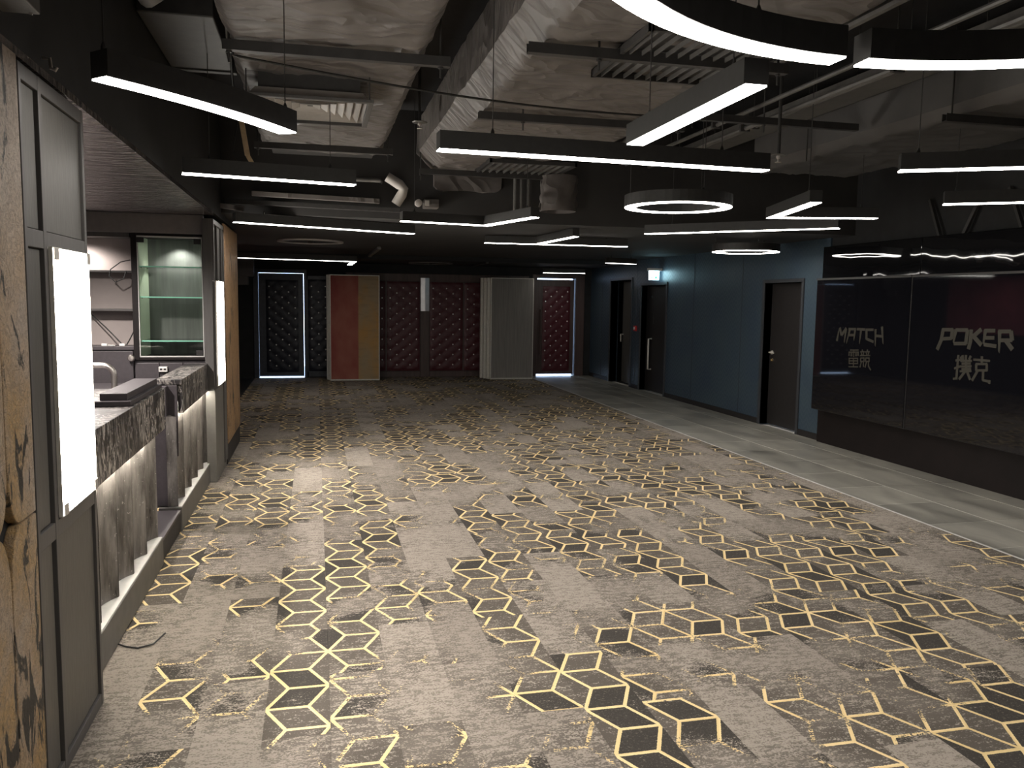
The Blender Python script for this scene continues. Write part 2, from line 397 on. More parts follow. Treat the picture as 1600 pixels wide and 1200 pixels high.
# carpet planks: the nearest 300 singly, the rest joined
plank_full = B(0.0003, PW - 0.0003, 0.0003, PL - 0.0003, -0.012, 0.0).mesh('carpet_plank', 'carpet')
CE = 4.38
planks = []
for i in range(23):
    x0 = PX0 + i * PW
    off = 0.5 * (i % 2)
    for r in range(-3, 18):
        y0 = r * PL - off
        if y0 > YF - 0.05 or y0 < YN - 1: continue
        planks.append((x0, y0))
near = sorted([q for q in planks if q[1] + PL > 2.3 and q[0] + PW < CE and q[0] + PW > -0.9], key=lambda q: q[1])[:290]
nset = set(near); rest = MB()
for q in near:
    o = bpy.data.objects.new('carpet_plank', plank_full); COL.objects.link(o); o.location = (q[0], q[1], 0); o.parent = fl
for x0, y0 in planks:
    if (x0, y0) in nset: continue
    x1 = min(x0 + PW - 0.0003, CE - 0.012); y1 = min(y0 + PL, YF)
    if x1 > x0 + 0.01: rest.box(x0 + 0.0003, x1, y0 + 0.0003, y1 - 0.0003, -0.012, 0.0)
tag(rest.build('carpet_planks', 'carpet', fl), kind='stuff')
B(CE - 0.011, CE + 0.006, YN, YF, -0.012, 0.002).build('edge_strip', 'ledge', fl)
B(CE, XR, YN, YF, -0.012, -0.0012).build('grout_bed', 'grout', fl)
cols = ((4.394, 4.926), (4.935, 5.474), (5.483, 5.79))
tmesh = [MB().box(0, b - a, 0, 0.596, -0.0115, 0.0).mesh('floor_tile', 'tile') for a, b in cols]
k = 0
y = 4.532 - 0.604 * 11
while y < YF:
    for (a, b), tm in zip(cols, tmesh):
        if y + 0.6 < YF + 0.3:
            o = bpy.data.objects.new('floor_tile', tm); COL.objects.link(o); o.location = (a, y, 0.0005 * ((k * 7) % 3)); o.parent = fl; k += 1
    y += 0.604

def wall(name, label, mat, boxes):
    w = MB()
    for b in boxes: w.box(*b)
    return tag(w.build(name, mat), label, 'wall', None, 'structure')
# right wall with three door openings
DA, DB, DC = (14.80, 15.93, 2.02), (13.20, 14.30, 1.905), (9.14, 10.01, 1.875)
segs = []; ys = YF
for y0, y1, h in (DA, DB, DC):
    segs.append((XR, XR + 0.16, y1, ys, 0, 2.45)); segs.append((XR, XR + 0.16, y0, y1, h, 2.45)); ys = y0
segs.append((XR, XR + 0.16, 8.61, ys, 0, 2.45))
wr = wall('wall_right', 'dark teal wall with three black doors right of the carpet', 'teal', segs)
for yy in (10.62, 12.15, 14.55, 16.45): B(XR - 0.003, XR + 0.002, yy - 0.004, yy + 0.004, 0.085, 2.37).build('panel_joint', 'jamb', wr)
wall('wall_right_near', 'black painted wall behind the screens', 'black', [(XR + 0.02, XR + 0.18, YN, 8.61, 0, ZS), (XR + 0.02, XR + 0.18, 8.5, YF, 2.45, ZS)])
for n_, (a, b) in enumerate(((8.61, DC[0] - 0.045), (DC[1] + 0.045, DB[0] - 0.045), (DB[1] + 0.045, DA[0] - 0.045), (DA[1] + 0.045, YF))):
    o = B(XR - 0.014, XR, a, b, 0, 0.075).build('baseboard_right', 'doorblk'); tag(o, 'low black baseboard along the teal wall, %s' % ('beside the screens', 'between the lever door and the exit door', 'between the exit door and the ajar door', 'next to the far red door')[n_], 'baseboard', None, 'structure')
# far wall with two door openings
LD, RD = (-1.10, -0.225, 2.085), (4.585, 5.435, 2.085)
wf = wall('wall_far', 'black far wall with upholstered doors and panels', 'black',
     [(-2.9, LD[0], YF, YF + 0.2, 0, 2.6), (LD[0], LD[1], YF, YF + 0.2, LD[2], 2.6), (LD[1], RD[0], YF, YF + 0.2, 0, 2.6),
      (RD[0], RD[1], YF, YF + 0.2, RD[2], 2.6), (RD[1], 6.2, YF, YF + 0.2, 0, 2.6)])
# left side: fascia, alcove wall, bar back wall, near wall
wall('wall_left', 'black wall and fascia along the bar side', 'black',
     [(XL - 0.12, XL - 0.008, YN, 9.6, 2.312, ZS), (-2.9, -2.75, 2.0, 9.7, 0, ZS), (-2.75, -0.96, 9.5, 9.62, 0, ZS), (XL - 0.2, XL - 0.1, YN, 2.02, 0, 2.3), (-2.75, XL - 0.13, 2.0, 2.1, 0, 2.3)])
al = wall('wall_alcove', 'crimson wall above a dark dado in the alcove past the bar', 'plinth', [(-1.75, -1.6, 9.62, YF, 0, 1.06), (-1.75, -1.62, 9.62, YF, 1.06, 2.45)])
for a, b in ((9.7, 12.6), (12.7, 14.9)): B(-1.62, -1.60, a, b, 1.08, 2.2).build('wall_panel', 'redwall', al)
wall('wall_light_seal', 'added black wall sealing out light behind the teal wall', 'black', [(XR + 0.16, XR + 0.24, 8.4, 14.3, 0, 2.6), (XR + 0.16, XR + 0.24, 16.5, YF + 0.2, 0, 2.6)])  # unseen wall added to stop sky light leaking under the doors
wall('wall_back_bar', 'black wall behind the back bar', 'black', [(-2.75, XL - 0.09, 8.17, 8.22, 0, 2.3)])
wall('wall_near', 'black wall behind the viewpoint', 'black', [(-2.9, 6.2, YN - 0.2, YN, 0, ZS)])
ce = B(-2.95, 6.3, YN - 0.3, YF + 0.4, ZS, ZS + 0.2).build('ceiling', 'slab'); tag(ce, 'black painted concrete slab above the ducts', 'ceiling', None, 'structure')
lc = B(-1.75, XR + 0.02, 8.2, 15.0, 2.37, 2.45).build('ceiling_low', 'soffit'); tag(lc, 'lower charcoal ceiling over the far half of the hall', 'ceiling', None, 'structure')
B(-1.75, XR + 0.02, 8.2, 8.3, 2.45, ZS).build('fascia', 'soffit', lc)
o = B(-1.75, XR + 0.02, 15.0, YF, 2.30, 2.45).build('ceiling_far', 'black'); tag(o, 'black lowest ceiling strip before the far doors', 'ceiling', None, 'structure')
bc = B(-2.75, XL - 0.012, 2.1, 7.6, 2.31, 2.36).build('ceiling_bar', 'black'); tag(bc, 'rippled steel ceiling panels above the bar', 'ceiling', None, 'structure')
for a, b in ((2.1, 3.8), (3.805, 5.318), (5.322, 6.85), (6.854, 7.55)): B(-2.74, XL - 0.004, a, b, 2.285, 2.31).build('ceiling_panel', 'ripple', bc)
# outside the two lit doors
o = B(-2.4, 7.0, YF + 0.22, YF + 3.2, -0.16, -0.02).build('ground_outside', 'outside'); tag(o, 'pale ground outside the far doors', 'ground', None, 'structure')

# ------------------------------------------------------------------ doors of the right wall
def jamb(parent, y0, y1, h, w=0.045):
    f = MB().box(XR - 0.02, XR + 0.15, y0 - w, y0, 0, h + w).box(XR - 0.02, XR + 0.15, y1, y1 + w, 0, h + w).box(XR - 0.02, XR + 0.15, y0, y1, h, h + w)
    f.build('door_frame', 'jamb', parent, 0.003)
d3 = thing('door_3', 'black flush door with a satin lever handle beside the screens', 'door', (XR, 9.57, 0), None, 'structure')
jamb(d3, *DC)
leaf = B(XR + 0.10, XR + 0.145, DC[0] + 0.006, DC[1] - 0.006, 0.008, DC[2] - 0.006).build('door_leaf', 'doorblk', d3, 0.003)
yh = DC[1] - 0.075
h = MB().lathe((XR + 0.10, yh, 0.965), [(0.026, -0.012), (0.026, 0.0)], 20, 'X').tube([(XR + 0.092, yh, 0.965), (XR + 0.05, yh, 0.965), (XR + 0.045, yh - 0.02, 0.965), (XR + 0.045, yh - 0.12, 0.963)], 0.010, 10)
h.build('lever_handle', 'satin', leaf)
MB().lathe((XR + 0.10, yh, 0.865), [(0.026, -0.012), (0.026, 0.0)], 20, 'X').lathe((XR + 0.09, yh, 0.865), [(0.009, -0.012), (0.009, 0.0)], 12, 'X').build('lock_cylinder', 'brass', leaf)
d2 = thing('door_2', 'black exit door with a long pull handle under the exit sign', 'door', (XR, 13.75, 0), None, 'structure')
jamb(d2, *DB)
leaf = B(XR + 0.10, XR + 0.145, DB[0] + 0.006, DB[1] - 0.006, 0.008, DB[2] - 0.006).build('door_leaf', 'doorblk', d2, 0.003)
MB().tube([(XR + 0.10, 14.03, 0.95), (XR + 0.04, 14.03, 0.95), (XR + 0.04, 14.03, 0.40), (XR + 0.10, 14.03, 0.40)], 0.016, 10).build('pull_handle', 'satin', leaf)
B(XR + 0.092, XR + 0.10, 13.93, 13.97, 1.22, 1.42).build('push_plate', 'steel', leaf)
MB().lathe((XR + 0.10, 14.05, 1.70), [(0.022, -0.01), (0.022, 0)], 14, 'X').build('viewer', 'chrome', leaf)
d1 = thing('door_1', 'narrow black door standing ajar near the red door', 'door', (XR, 15.36, 0), None, 'structure')
jamb(d1, *DA)
# leaf hinged on its near jamb, opened into the dark room behind
hx, hy, an = XR + 0.13, DA[0] + 0.01, math.radians(5.5)
dirv = Vector((math.sin(an), math.cos(an), 0)); nrm = Vector((math.cos(an), -math.sin(an), 0))
p0 = Vector((hx, hy, 0.008)); p1 = p0 + dirv * 1.05
leaf = MB().prism([p0, p1, p1 + nrm * 0.045, p0 + nrm * 0.045], (0, 0, 2.0)).build('door_leaf', 'panel', d1, 0.003)
ph = p0 + dirv * 0.98
MB().tube([ph + Vector((0, 0, 0.95)), ph - nrm * 0.05 + Vector((0, 0, 0.95)), ph - nrm * 0.055 - dirv * 0.02 + Vector((0, 0, 0.95)), ph - nrm * 0.055 - dirv * 0.03 + Vector((0, 0, 0.80))], 0.012, 8).build('lever_handle', 'satin', leaf)
MB().box(XR + 0.15, XR + 1.7, 16.5, 16.55, 0, 2.45).box(XR + 0.15, XR + 1.7, 14.2, 14.25, 0, 2.45).box(XR + 1.65, XR + 1.7, 14.2, 16.5, 0, 2.45).box(XR + 0.15, XR + 1.7, 14.2, 16.55, 2.4, 2.45).box(XR + 0.15, XR + 1.7, 14.2, 16.55, -0.03, 0.0).build('wall_closet', 'black')
tag(bpy.data.objects['wall_closet'], 'dark closet behind the ajar black door', 'wall', None, 'structure')

# exit sign above the exit door
ex = thing('exit_sign', 'glowing white and green exit sign above the black exit door', 'sign', (5.66, 13.45, 1.98))
B(5.545, XR - 0.001, 13.40, 13.50, 2.142, 2.185).build('sign_housing', 'white', ex, 0.004)
sf = B(5.565, 5.745, 13.435, 13.465, 1.985, 2.142).build('sign_face', 'exitface', ex, 0.003)
MB().prism([(5.590, 13.4345, 2.028), (5.612, 13.4345, 2.045), (5.612, 13.4345, 2.010)], (0, -0.001, 0)).box(5.612, 5.635, 13.4335, 13.4345, 2.022, 2.034).build('arrow_mark', 'exitmark', sf)
MB().box(5.665, 5.705, 13.4335, 13.4345, 2.008, 2.048).build('figure_mark', 'exitmark', sf)
cp = thing('fire_call_point', 'red fire alarm call point on the teal wall between two doors', 'alarm', (XR, 14.54, 1.12))
B(XR - 0.04, XR, 14.49, 14.59, 1.07, 1.17).build('case', 'redplastic', cp, 0.006)
B(XR - 0.044, XR - 0.04, 14.515, 14.565, 1.095, 1.145).build('break_glass', 'white', cp)

# ------------------------------------------------------------------ the screen cabinet
X2, X1 = 5.70, 5.62
tv = thing('screen_cabinet', 'gloss black wall cabinet carrying two big screens', 'cabinet', (5.7, 7.0, 0))
B(X2 + 0.03, XR + 0.02, 4.55, 8.61, 0.0, 1.90).build('plinth', 'plinth', tv, 0.004)
for a, b in ((4.55, 5.42), (5.425, 7.0), (7.005, 8.61)): B(X2, XR + 0.02, a, b, 1.905, 2.262).build('top_panel', 'gloss', tv, 0.004)
for yy, sgn in ((6.55, 1), (5.6, 1)):
    MB().bar((X2 + 0.05, yy + 0.28, 2.262), (X2 + 0.07, yy + 0.46, 2.62), 0.03, 0.03).build('wall_bracket', 'steel', tv)
    MB().bar((X2 + 0.05, yy - 0.02, 2.262), (X2 + 0.07, yy - 0.2, 2.62), 0.03, 0.03).build('wall_bracket', 'steel', tv)
for yy in (6.2, 7.8): B(X2 - 0.001, X2 + 0.03, yy - 0.3, yy + 0.3, 0.9, 1.5).build('mount_plate', 'steel', tv)
def screen(y0, y1, label):
    s = thing('display_screen', label, 'screen', (X1, (y0 + y1) / 2, 0.4), 'wall screens')
    B(X1 + 0.004, X2 - 0.001, y0 + 0.004, y1 - 0.004, 0.395, 1.895).build('casing', 'doorblk', s, 0.004)
    B(X1 - 0.004, X1 + 0.004, y0 + 0.012, y1 - 0.012, 0.405, 1.88).build('glass', 'glass_screen', s)
    B(X1 - 0.012, X1 + 0.01, y0 + 0.004, y1 - 0.004, 1.88, 1.90).build('top_rail', 'steel', s)
    return s
sc1 = screen(7.005, 8.585, 'black glass screen lettered MATCH, next to the lever door')
sc2 = screen(5.42, 7.0, 'black glass screen lettered POKER at the right')
G = {"M":[[8.146,1.206,8.123,1.346],[8.103,1.355,8.068,1.271],[8.068,1.271,7.986,1.354],[7.99,1.345,8.002,1.186]],"A":[[7.922,1.346,7.965,1.179],[7.949,1.344,7.821,1.348],[7.833,1.349,7.837,1.218],[7.933,1.28,7.832,1.284]],"T":[[7.805,1.349,7.668,1.349],[7.734,1.346,7.74,1.189]],"C":[[7.661,1.347,7.532,1.352],[7.646,1.356,7.638,1.247],[7.639,1.253,7.521,1.227]],"H":[[7.501,1.359,7.481,1.179],[7.491,1.291,7.395,1.29],[7.403,1.39,7.36,1.21]],"dian":[[7.904,1.119,7.758,1.128],[7.927,1.094,7.752,1.106],[7.914,1.095,7.916,1.055],[7.762,1.105,7.759,1.065],[7.838,1.123,7.832,1.048],[7.892,1.078,7.858,1.08],[7.89,1.06,7.856,1.062],[7.812,1.083,7.778,1.085],[7.81,1.065,7.777,1.068],[7.918,1.029,7.759,1.04],[7.914,0.973,7.755,0.985],[7.91,1.029,7.905,0.974],[7.766,1.04,7.761,0.985],[7.916,1.001,7.757,1.013],[7.836,1.035,7.828,0.945],[7.915,0.937,7.751,0.95]],"jing":[[7.696,1.138,7.694,1.117],[7.728,1.112,7.656,1.117],[7.711,1.108,7.699,1.079],[7.669,1.111,7.678,1.081],[7.731,1.071,7.644,1.077],[7.719,1.046,7.654,1.051],[7.716,1.046,7.712,1.007],[7.659,1.05,7.656,1.011],[7.716,1.01,7.651,1.015],[7.697,1.012,7.719,0.946],[7.67,1.014,7.661,0.958],[7.614,1.143,7.612,1.122],[7.645,1.117,7.574,1.122],[7.628,1.113,7.616,1.085],[7.587,1.116,7.595,1.086],[7.648,1.077,7.563,1.083],[7.636,1.052,7.572,1.056],[7.633,1.052,7.629,1.013],[7.577,1.056,7.574,1.018],[7.633,1.016,7.569,1.021],[7.614,1.018,7.635,0.952],[7.588,1.02,7.579,0.965],[7.584,0.974,7.539,0.931],[7.666,0.965,7.647,0.96]],"P":[[6.549,1.393,6.57,1.281],[6.569,1.287,6.611,1.201],[6.564,1.388,6.426,1.393],[6.433,1.398,6.441,1.309],[6.563,1.303,6.436,1.315]],"O":[[6.398,1.392,6.25,1.397],[6.391,1.396,6.403,1.264],[6.255,1.401,6.266,1.272],[6.408,1.269,6.258,1.277]],"K":[[6.213,1.404,6.214,1.299],[6.213,1.305,6.23,1.228],[6.098,1.41,6.19,1.34],[6.183,1.346,6.086,1.272]],"E":[[6.052,1.404,6.054,1.274],[6.064,1.398,5.946,1.403],[6.058,1.337,5.951,1.342],[6.06,1.28,5.923,1.271]],"R":[[5.899,1.404,5.877,1.214],[5.914,1.398,5.781,1.403],[5.782,1.407,5.762,1.326],[5.883,1.324,5.76,1.33],[5.825,1.323,5.752,1.253]],"pu":[[6.344,1.169,6.349,0.955],[6.375,1.118,6.309,1.13],[6.383,1.045,6.306,1.072],[6.389,0.951,6.334,0.959],[6.292,1.172,6.284,1.13],[6.254,1.175,6.252,1.132],[6.315,1.159,6.301,1.132],[6.197,1.171,6.214,1.138],[6.315,1.119,6.181,1.129],[6.298,1.095,6.191,1.105],[6.305,1.07,6.181,1.082],[6.295,1.047,6.184,1.059],[6.315,1.025,6.178,1.04],[6.247,1.119,6.239,1.032],[6.249,1.032,6.316,0.953],[6.231,1.034,6.186,0.961]],"ke":[[6.073,1.177,6.067,1.111],[6.166,1.141,5.98,1.143],[6.137,1.104,6.006,1.115],[6.129,1.105,6.124,1.046],[6.012,1.114,6.007,1.056],[6.132,1.048,6.0,1.06],[6.107,1.05,6.165,0.955],[6.047,1.056,6.043,0.969],[6.047,0.972,5.964,0.964],[5.97,0.979,5.97,0.946]]}
def glyphs(keys, parent, w):
    for kx in keys:
        g = MB()
        for i, (ya, za, yb, zb) in enumerate(G[kx]):
            a = Vector((0, ya, za)); b = Vector((0, yb, zb)); t = (b - a).normalized(); n = Vector((0, -t.z, t.y))
            ww = w * (0.8 if abs(t.z) < 0.4 else 1.0)
            tip = 1.0 if len(G[kx]) > 8 or (b - a).length < 0.13 or abs(t.z) < 0.5 else 0.15
            q = [a + n * ww / 2, b + n * ww / 2 - t * 0.02 * (1 - tip), b - n * ww / 2 * (1.0 if tip == 1.0 else -0.3), a - n * ww / 2]
            x = X1 - 0.0045 - 0.0002 * (i % 5)
            g.prism([(x, v.y, v.z) for v in q], (-0.0018, 0, 0))
        g.build('letter' if len(kx) == 1 else 'chinese_character', 'letter', parent)
glyphs('MATCH', sc1, 0.034); glyphs(('dian', 'jing'), sc1, 0.017)
glyphs('POKER', sc2, 0.040); glyphs(('pu', 'ke'), sc2, 0.026)

# ------------------------------------------------------------------ far wall: doors, tufted panels
def tufted(name, mat, parent, x0, x1, z0, z1, y=None, cols=2.5, pitch=0.205, studs=True):
    y = YF if y is None else y
    w, hgt = x1 - x0, z1 - z0
    cx = (x0 + x1) / 2
    px = w / cols if w > 0.5 else pitch
    def H(x, z):
        a = (x - cx) / px; c = (z - z0) / 0.21
        u, v = a + c, a - c
        dd = math.hypot(0.0, 0.0)
        s = abs(math.sin(PI * u) * math.sin(PI * v))
        edge = min(1.0, min(x - x0, x1 - x, z - z0, z1 - z) / 0.035)
        return 0.012 + 0.013 * (s ** 0.6) * edge + 0.004 * edge
    nu, nv = max(10, int(w / 0.03)), int(hgt / 0.03)
    g = MB().grid(lambda i, j: (x0 + w * i, y - H(x0 + w * i, z0 + hgt * j), z0 + hgt * j), nu, nv)
    g.add([(x0, y, z0), (x1, y, z0), (x1, y, z1), (x0, y, z1), (x0, y - 0.012, z0), (x1, y - 0.012, z0), (x1, y - 0.012, z1), (x0, y - 0.012, z1)], [(0, 1, 5, 4), (1, 2, 6, 5), (2, 3, 7, 6), (3, 0, 4, 7)])
    pad = g.build(name, mat, parent)
    st = MB()
    n = 0
    for r in range(1, int(hgt / 0.105)):
        z = z0 + 0.105 * r + 0.02
        off = 0.5 if r % 2 else 0.0
        for c in range(-6, 7):
            x = cx + (c + off) * px * 1.0
            if x - x0 < 0.05 or x1 - x < 0.05 or z1 - z < 0.05: continue
            st.lathe((x, y - 0.018, z), [(0.012, -0.012), (0.016, -0.006), (0.012, 0.004)], 6, 'Y'); n += 1
    if n: tag(st.build('crystal_studs', 'stud', pad), kind='stuff')
    return pad
def padded_door(name, label, x0, x1, h, fmat, lmat, pad, gaps, hand):
    d = thing(name, label, 'door', ((x0 + x1) / 2, YF, 0), None, 'structure')
    gl, gr, gt, gb = gaps
    B(x0 + gl, x1 - gr, YF + 0.02, YF + 0.07, gb, h - gt).build('door_leaf', fmat, d, 0.004)
    tufted('tufted_pad', lmat, d, *pad, y=YF + 0.02)
    return d
dl = padded_door('door_4', 'midnight blue tufted door with daylight leaking round it at far left', LD[0], LD[1], LD[2], 'blue_frame', 'blue_leather', (-0.955, -0.335, 0.115, 1.945), (0.006, 0.008, 0.008, 0.030), 1)
MB().box(LD[0] - 0.09, LD[0] - 0.002, YF - 0.03, YF, 0, 2.16).box(LD[1] + 0.002, LD[1] + 0.055, YF - 0.03, YF, 0, 2.16).box(LD[0], LD[1], YF - 0.03, YF, LD[2] + 0.002, 2.16).build('door_frame', 'blue_frame', dl, 0.004)
dr = padded_door('door_5', 'oxblood tufted door with daylight leaking round it by the teal wall', RD[0], RD[1], RD[2], 'brown_frame', 'red_leather', (4.715, 5.325, 0.105, 1.915), (0.003, 0.018, 0.028, 0.040), 1)
MB().box(RD[0] - 0.10, RD[0] - 0.002, YF - 0.03, YF, 0, 2.16).box(RD[1] + 0.002, RD[1] + 0.20, YF - 0.03, YF, 0, 2.16).box(RD[0], RD[1], YF - 0.03, YF, RD[2] + 0.002, 2.16).build('door_frame', 'brown_frame', dr, 0.004)
MB().tube([(4.665, YF + 0.02, 1.42), (4.665, YF - 0.05, 1.42), (4.665, YF - 0.05, 0.46), (4.665, YF + 0.02, 0.46)], 0.014, 8).build('pull_handle', 'brown_frame', dr)
pb = thing('tufted_wall_panel', 'midnight blue tufted panel partly behind the red and sand partition', 'wall panel', (0.1, YF, 0), 'tufted panels on the far wall')
MB().box(-0.17, -0.145, YF - 0.03, YF, 0.02, 2.04).box(-0.17, 0.56, YF - 0.03, YF, 1.965, 2.04).box(-0.17, 0.56, YF - 0.03, YF, 0.02, 0.13).box(0.53, 0.56, YF - 0.03, YF, 0.02, 2.04).build('frame', 'blue_frame', pb, 0.003)
tufted('tufted_pad', 'blue_leather', pb, -0.145, 0.53, 0.13, 1.965)
for x0, x1, lab in ((0.72, 1.385, 'oxblood tufted panel peeping out beside the red and sand partition'), (1.415, 2.085, 'oxblood tufted panel left of the chrome capped post'),
                    (2.295, 2.985, 'oxblood tufted panel right of the chrome capped post'), (3.015, 3.70, 'oxblood tufted panel peeping out beside the grey partition')):
    t = thing('tufted_wall_panel', lab, 'wall panel', ((x0 + x1) / 2, YF, 0), 'tufted panels on the far wall')
    MB().box(x0 - 0.014, x1 + 0.014, YF - 0.012, YF, 0.12, 1.965).build('backing', 'brown_frame', t)
    tufted('tufted_pad', 'red_leather', t, x0, x1, 0.13, 1.955, y=YF - 0.012)
po = thing('panel_post', 'brown post with a chrome cap between the oxblood tufted panels', 'post', (2.19, YF, 0))
B(2.10, 2.28, YF - 0.06, YF, 0.0, 1.36).build('post', 'brown_frame', po, 0.004)
MB().prism([(2.10, YF - 0.06, 1.36), (2.19, YF - 0.085, 1.36), (2.28, YF - 0.06, 1.36), (2.28, YF, 1.36), (2.10, YF, 1.36)], (0, 0, 0.68)).build('chrome_cap', 'foil', po, 0.004)
hd = B(0.6, 4.4, YF - 0.03, YF, 1.97, 2.12).build('trim_2', 'brown_frame', None, 0.004); tag(hd, 'brown header rail above the oxblood panels', 'trim', None, 'structure')
hd = B(0.57, 4.48, YF - 0.02, YF, 0.0, 0.115).build('baseboard_far', 'brown_frame', None, 0.004); tag(hd, 'dark brown baseboard below the oxblood panels', 'baseboard', None, 'structure')
# folding partition stacks
def stack(label, x0, x1, y, n, front, step):
    s = thing('partition_stack', label, 'partition', ((x0 + x1) / 2, y, 0), 'stacked sliding partitions')
    for i in range(n):
        dx = -step * i; yy = y + 0.11 * i
        lf = B(x0 + dx, x1 + dx, yy, yy + 0.085, 0.004, 2.055).build('partition_leaf', 'alu', s, 0.006)
        B(x0 + dx + 0.018, x1 + dx - 0.018, yy - 0.004, yy, 0.035, 2.037).build('facing', front if i == 0 else 'alu', lf)
        MB().tube([((x0 + x1) / 2 + dx * 0.3, yy + 0.04, 2.055), ((x0 + x1) / 2 + dx * 0.3, yy + 0.04, 2.10)], 0.007, 8).build('roller_bolt', 'steel', lf)
    return s
stack('sliding partition leaves, the front one painted red and sand', 0.265, 1.215, 16.45, 3, 'art', 0.030)
stack('sliding partition leaves faced in grey striped cloth', 3.43, 4.32, 16.45, 4, 'greycloth', 0.048)
for x, y0, lab in ((0.93, 12.9, 'ceiling track above the red and sand partition'), (3.10, 14.5, 'ceiling track near the grey partition')):
    pass
tr1 = B(0.90, 0.955, 12.6, 14.99, 2.33, 2.37).build('ceiling_track', 'pipe', None, 0.004); tag(tr1, 'steel partition track on the low ceiling ahead of the red partition', 'track')
tr2 = B(3.03, 3.085, 15.01, 16.4, 2.27, 2.30).build('ceiling_track', 'steel', None, 0.004); tag(tr2, 'steel partition track on the far ceiling ahead of the grey partition', 'track')
# stepped box on the alcove corner
o = MB().box(-1.45, -1.10, 16.0, 16.3, 1.97, 2.30).box(-1.45, -1.2, 16.0, 16.3, 1.82, 1.97).build('trim_3', 'frame', None, 0.004); tag(o, 'stepped grey boxing in the far left corner', 'trim', None, 'structure')

# ================================================================== near wall panel, light box, gold column
X0 = XL
gc = thing('gold_column', 'gold stained leather column at the left edge', 'column', (X0 - 0.06, 2.35, 0))
B(X0 - 0.13, X0 - 0.03, 2.02, 2.735, 0.09, 2.29).build('core', 'black', gc)
B(X0 - 0.13, X0 - 0.012, 2.02, 2.74, 0.0, 0.09).build('plinth', 'doorblk', gc, 0.004)
SY, SZ, A = 2.507, 0.945, 0.075
def corner_plate(y0, y1, z0, z1, sy, sz):
    """plate whose corner at the star is cut by a concave quarter, leaving a four pointed star between four plates"""
    pts = []
    cy = sy; cz = sz
    q = []
    oy = 1 if y1 > cy + 0.1 else -1; oz = 1 if z1 > cz + 0.1 else -1
    g = 0.0025
    ry, rz = 0.085, 0.17
    arc = [(cy + oy * (g + ry * (1 - math.cos(t))), cz + oz * (g + rz * (1 - math.sin(t)))) for t in [PI / 2 * i / 8 for i in range(9)]]
    # arc runs from (cy, cz+rz) to (cy+ry, cz)
    far = [(cy + oy * (abs((y1 if oy > 0 else y0) - cy)), cz + oz * g), (cy + oy * (abs((y1 if oy > 0 else y0) - cy)), z1 if oz > 0 else z0), (cy + oy * g, z1 if oz > 0 else z0)]
    return [(X0 - 0.03, a, b) for a, b in arc + far]
for y0, y1, z0, z1 in ((2.03, SY, 0.10, SZ), (SY, 2.733, 0.10, SZ), (2.03, SY, SZ, 2.285), (SY, 2.733, SZ, 2.285)):
    MB().prism(corner_plate(y0, y1, z0, z1, SY, SZ), (0.03, 0, 0)).build('leather_plate', 'leather', gc, 0.004)

np_ = thing('wall_panel_near', 'dark grey framed panel unit holding the tall light box at left', 'panel', (X0 - 0.06, 3.08, 0))
B(X0 - 0.13, X0 - 0.02, 2.742, 3.43, 0.0, 2.272).build('backing', 'frame', np_)
for a, b in ((2.742, 2.765), (2.918, 2.950), (3.405, 3.432)): B(X0 - 0.02, X0, a, b, 0.0, 2.272).build('stile', 'frame', np_, 0.002)
for a, b, z0, z1 in [(p, q, z, z + h) for p, q in ((2.765, 2.918), (2.950, 3.405)) for z, h in ((0.0, 0.045), (0.805, 0.055), (1.742, 0.055), (2.225, 0.047))]:
    B(X0 - 0.02, X0 - 0.001, a, b, z0, z1).build('rail', 'frame', np_, 0.002)
for a, b, z0, z1 in ((2.768, 2.902, 0.05, 0.80), (2.768, 2.902, 0.865, 1.738), (2.768, 2.902, 1.80, 2.222), (2.953, 3.400, 0.05, 0.80), (2.953, 3.400, 1.80, 2.222)):
    B(X0 - 0.02, X0 - 0.010, a, b, z0, z1).build('infill_panel', 'panel', np_, 0.002)
def light_box(label, y0, y1, z0, z1, grp='light boxes on the bar panels'):
    lb = thing('light_box', label, 'light', (X0, (y0 + y1) / 2, z0), grp)
    B(X0 - 0.018, X0 + 0.004, y0 + 0.004, y1 - 0.004, z0 + 0.004, z1 - 0.004).build('housing', 'frame', lb)
    B(X0 + 0.004, X0 + 0.013, y0 + 0.003, y1 - 0.003, z0 + 0.003, z1 - 0.003).build('diffuser', 'box', lb, 0.002)
    for a, b, c, d in ((y0, y0 + 0.003, z0, z1), (y1 - 0.003, y1, z0, z1), (y0 + 0.003, y1 - 0.003, z0, z0 + 0.003), (y0 + 0.003, y1 - 0.003, z1 - 0.003, z1)):
        B(X0 + 0.001, X0 + 0.0135, a, b, c, d).build('rim', 'alu', lb)  # opaque rims added to block side spill from the diffuser onto the infill
    for cy in (y0 + 0.028, y1 - 0.028):
        for cz in (z0 + 0.022, z1 - 0.022):
            B(X0 + 0.012, X0 + 0.020, cy - 0.022, cy + 0.022, cz - 0.02, cz + 0.02).build('corner_clamp', 'louver', lb, 0.002)
    return lb
light_box('tall glowing light box nearest the gold column', 2.952, 3.392, 0.868, 1.752)
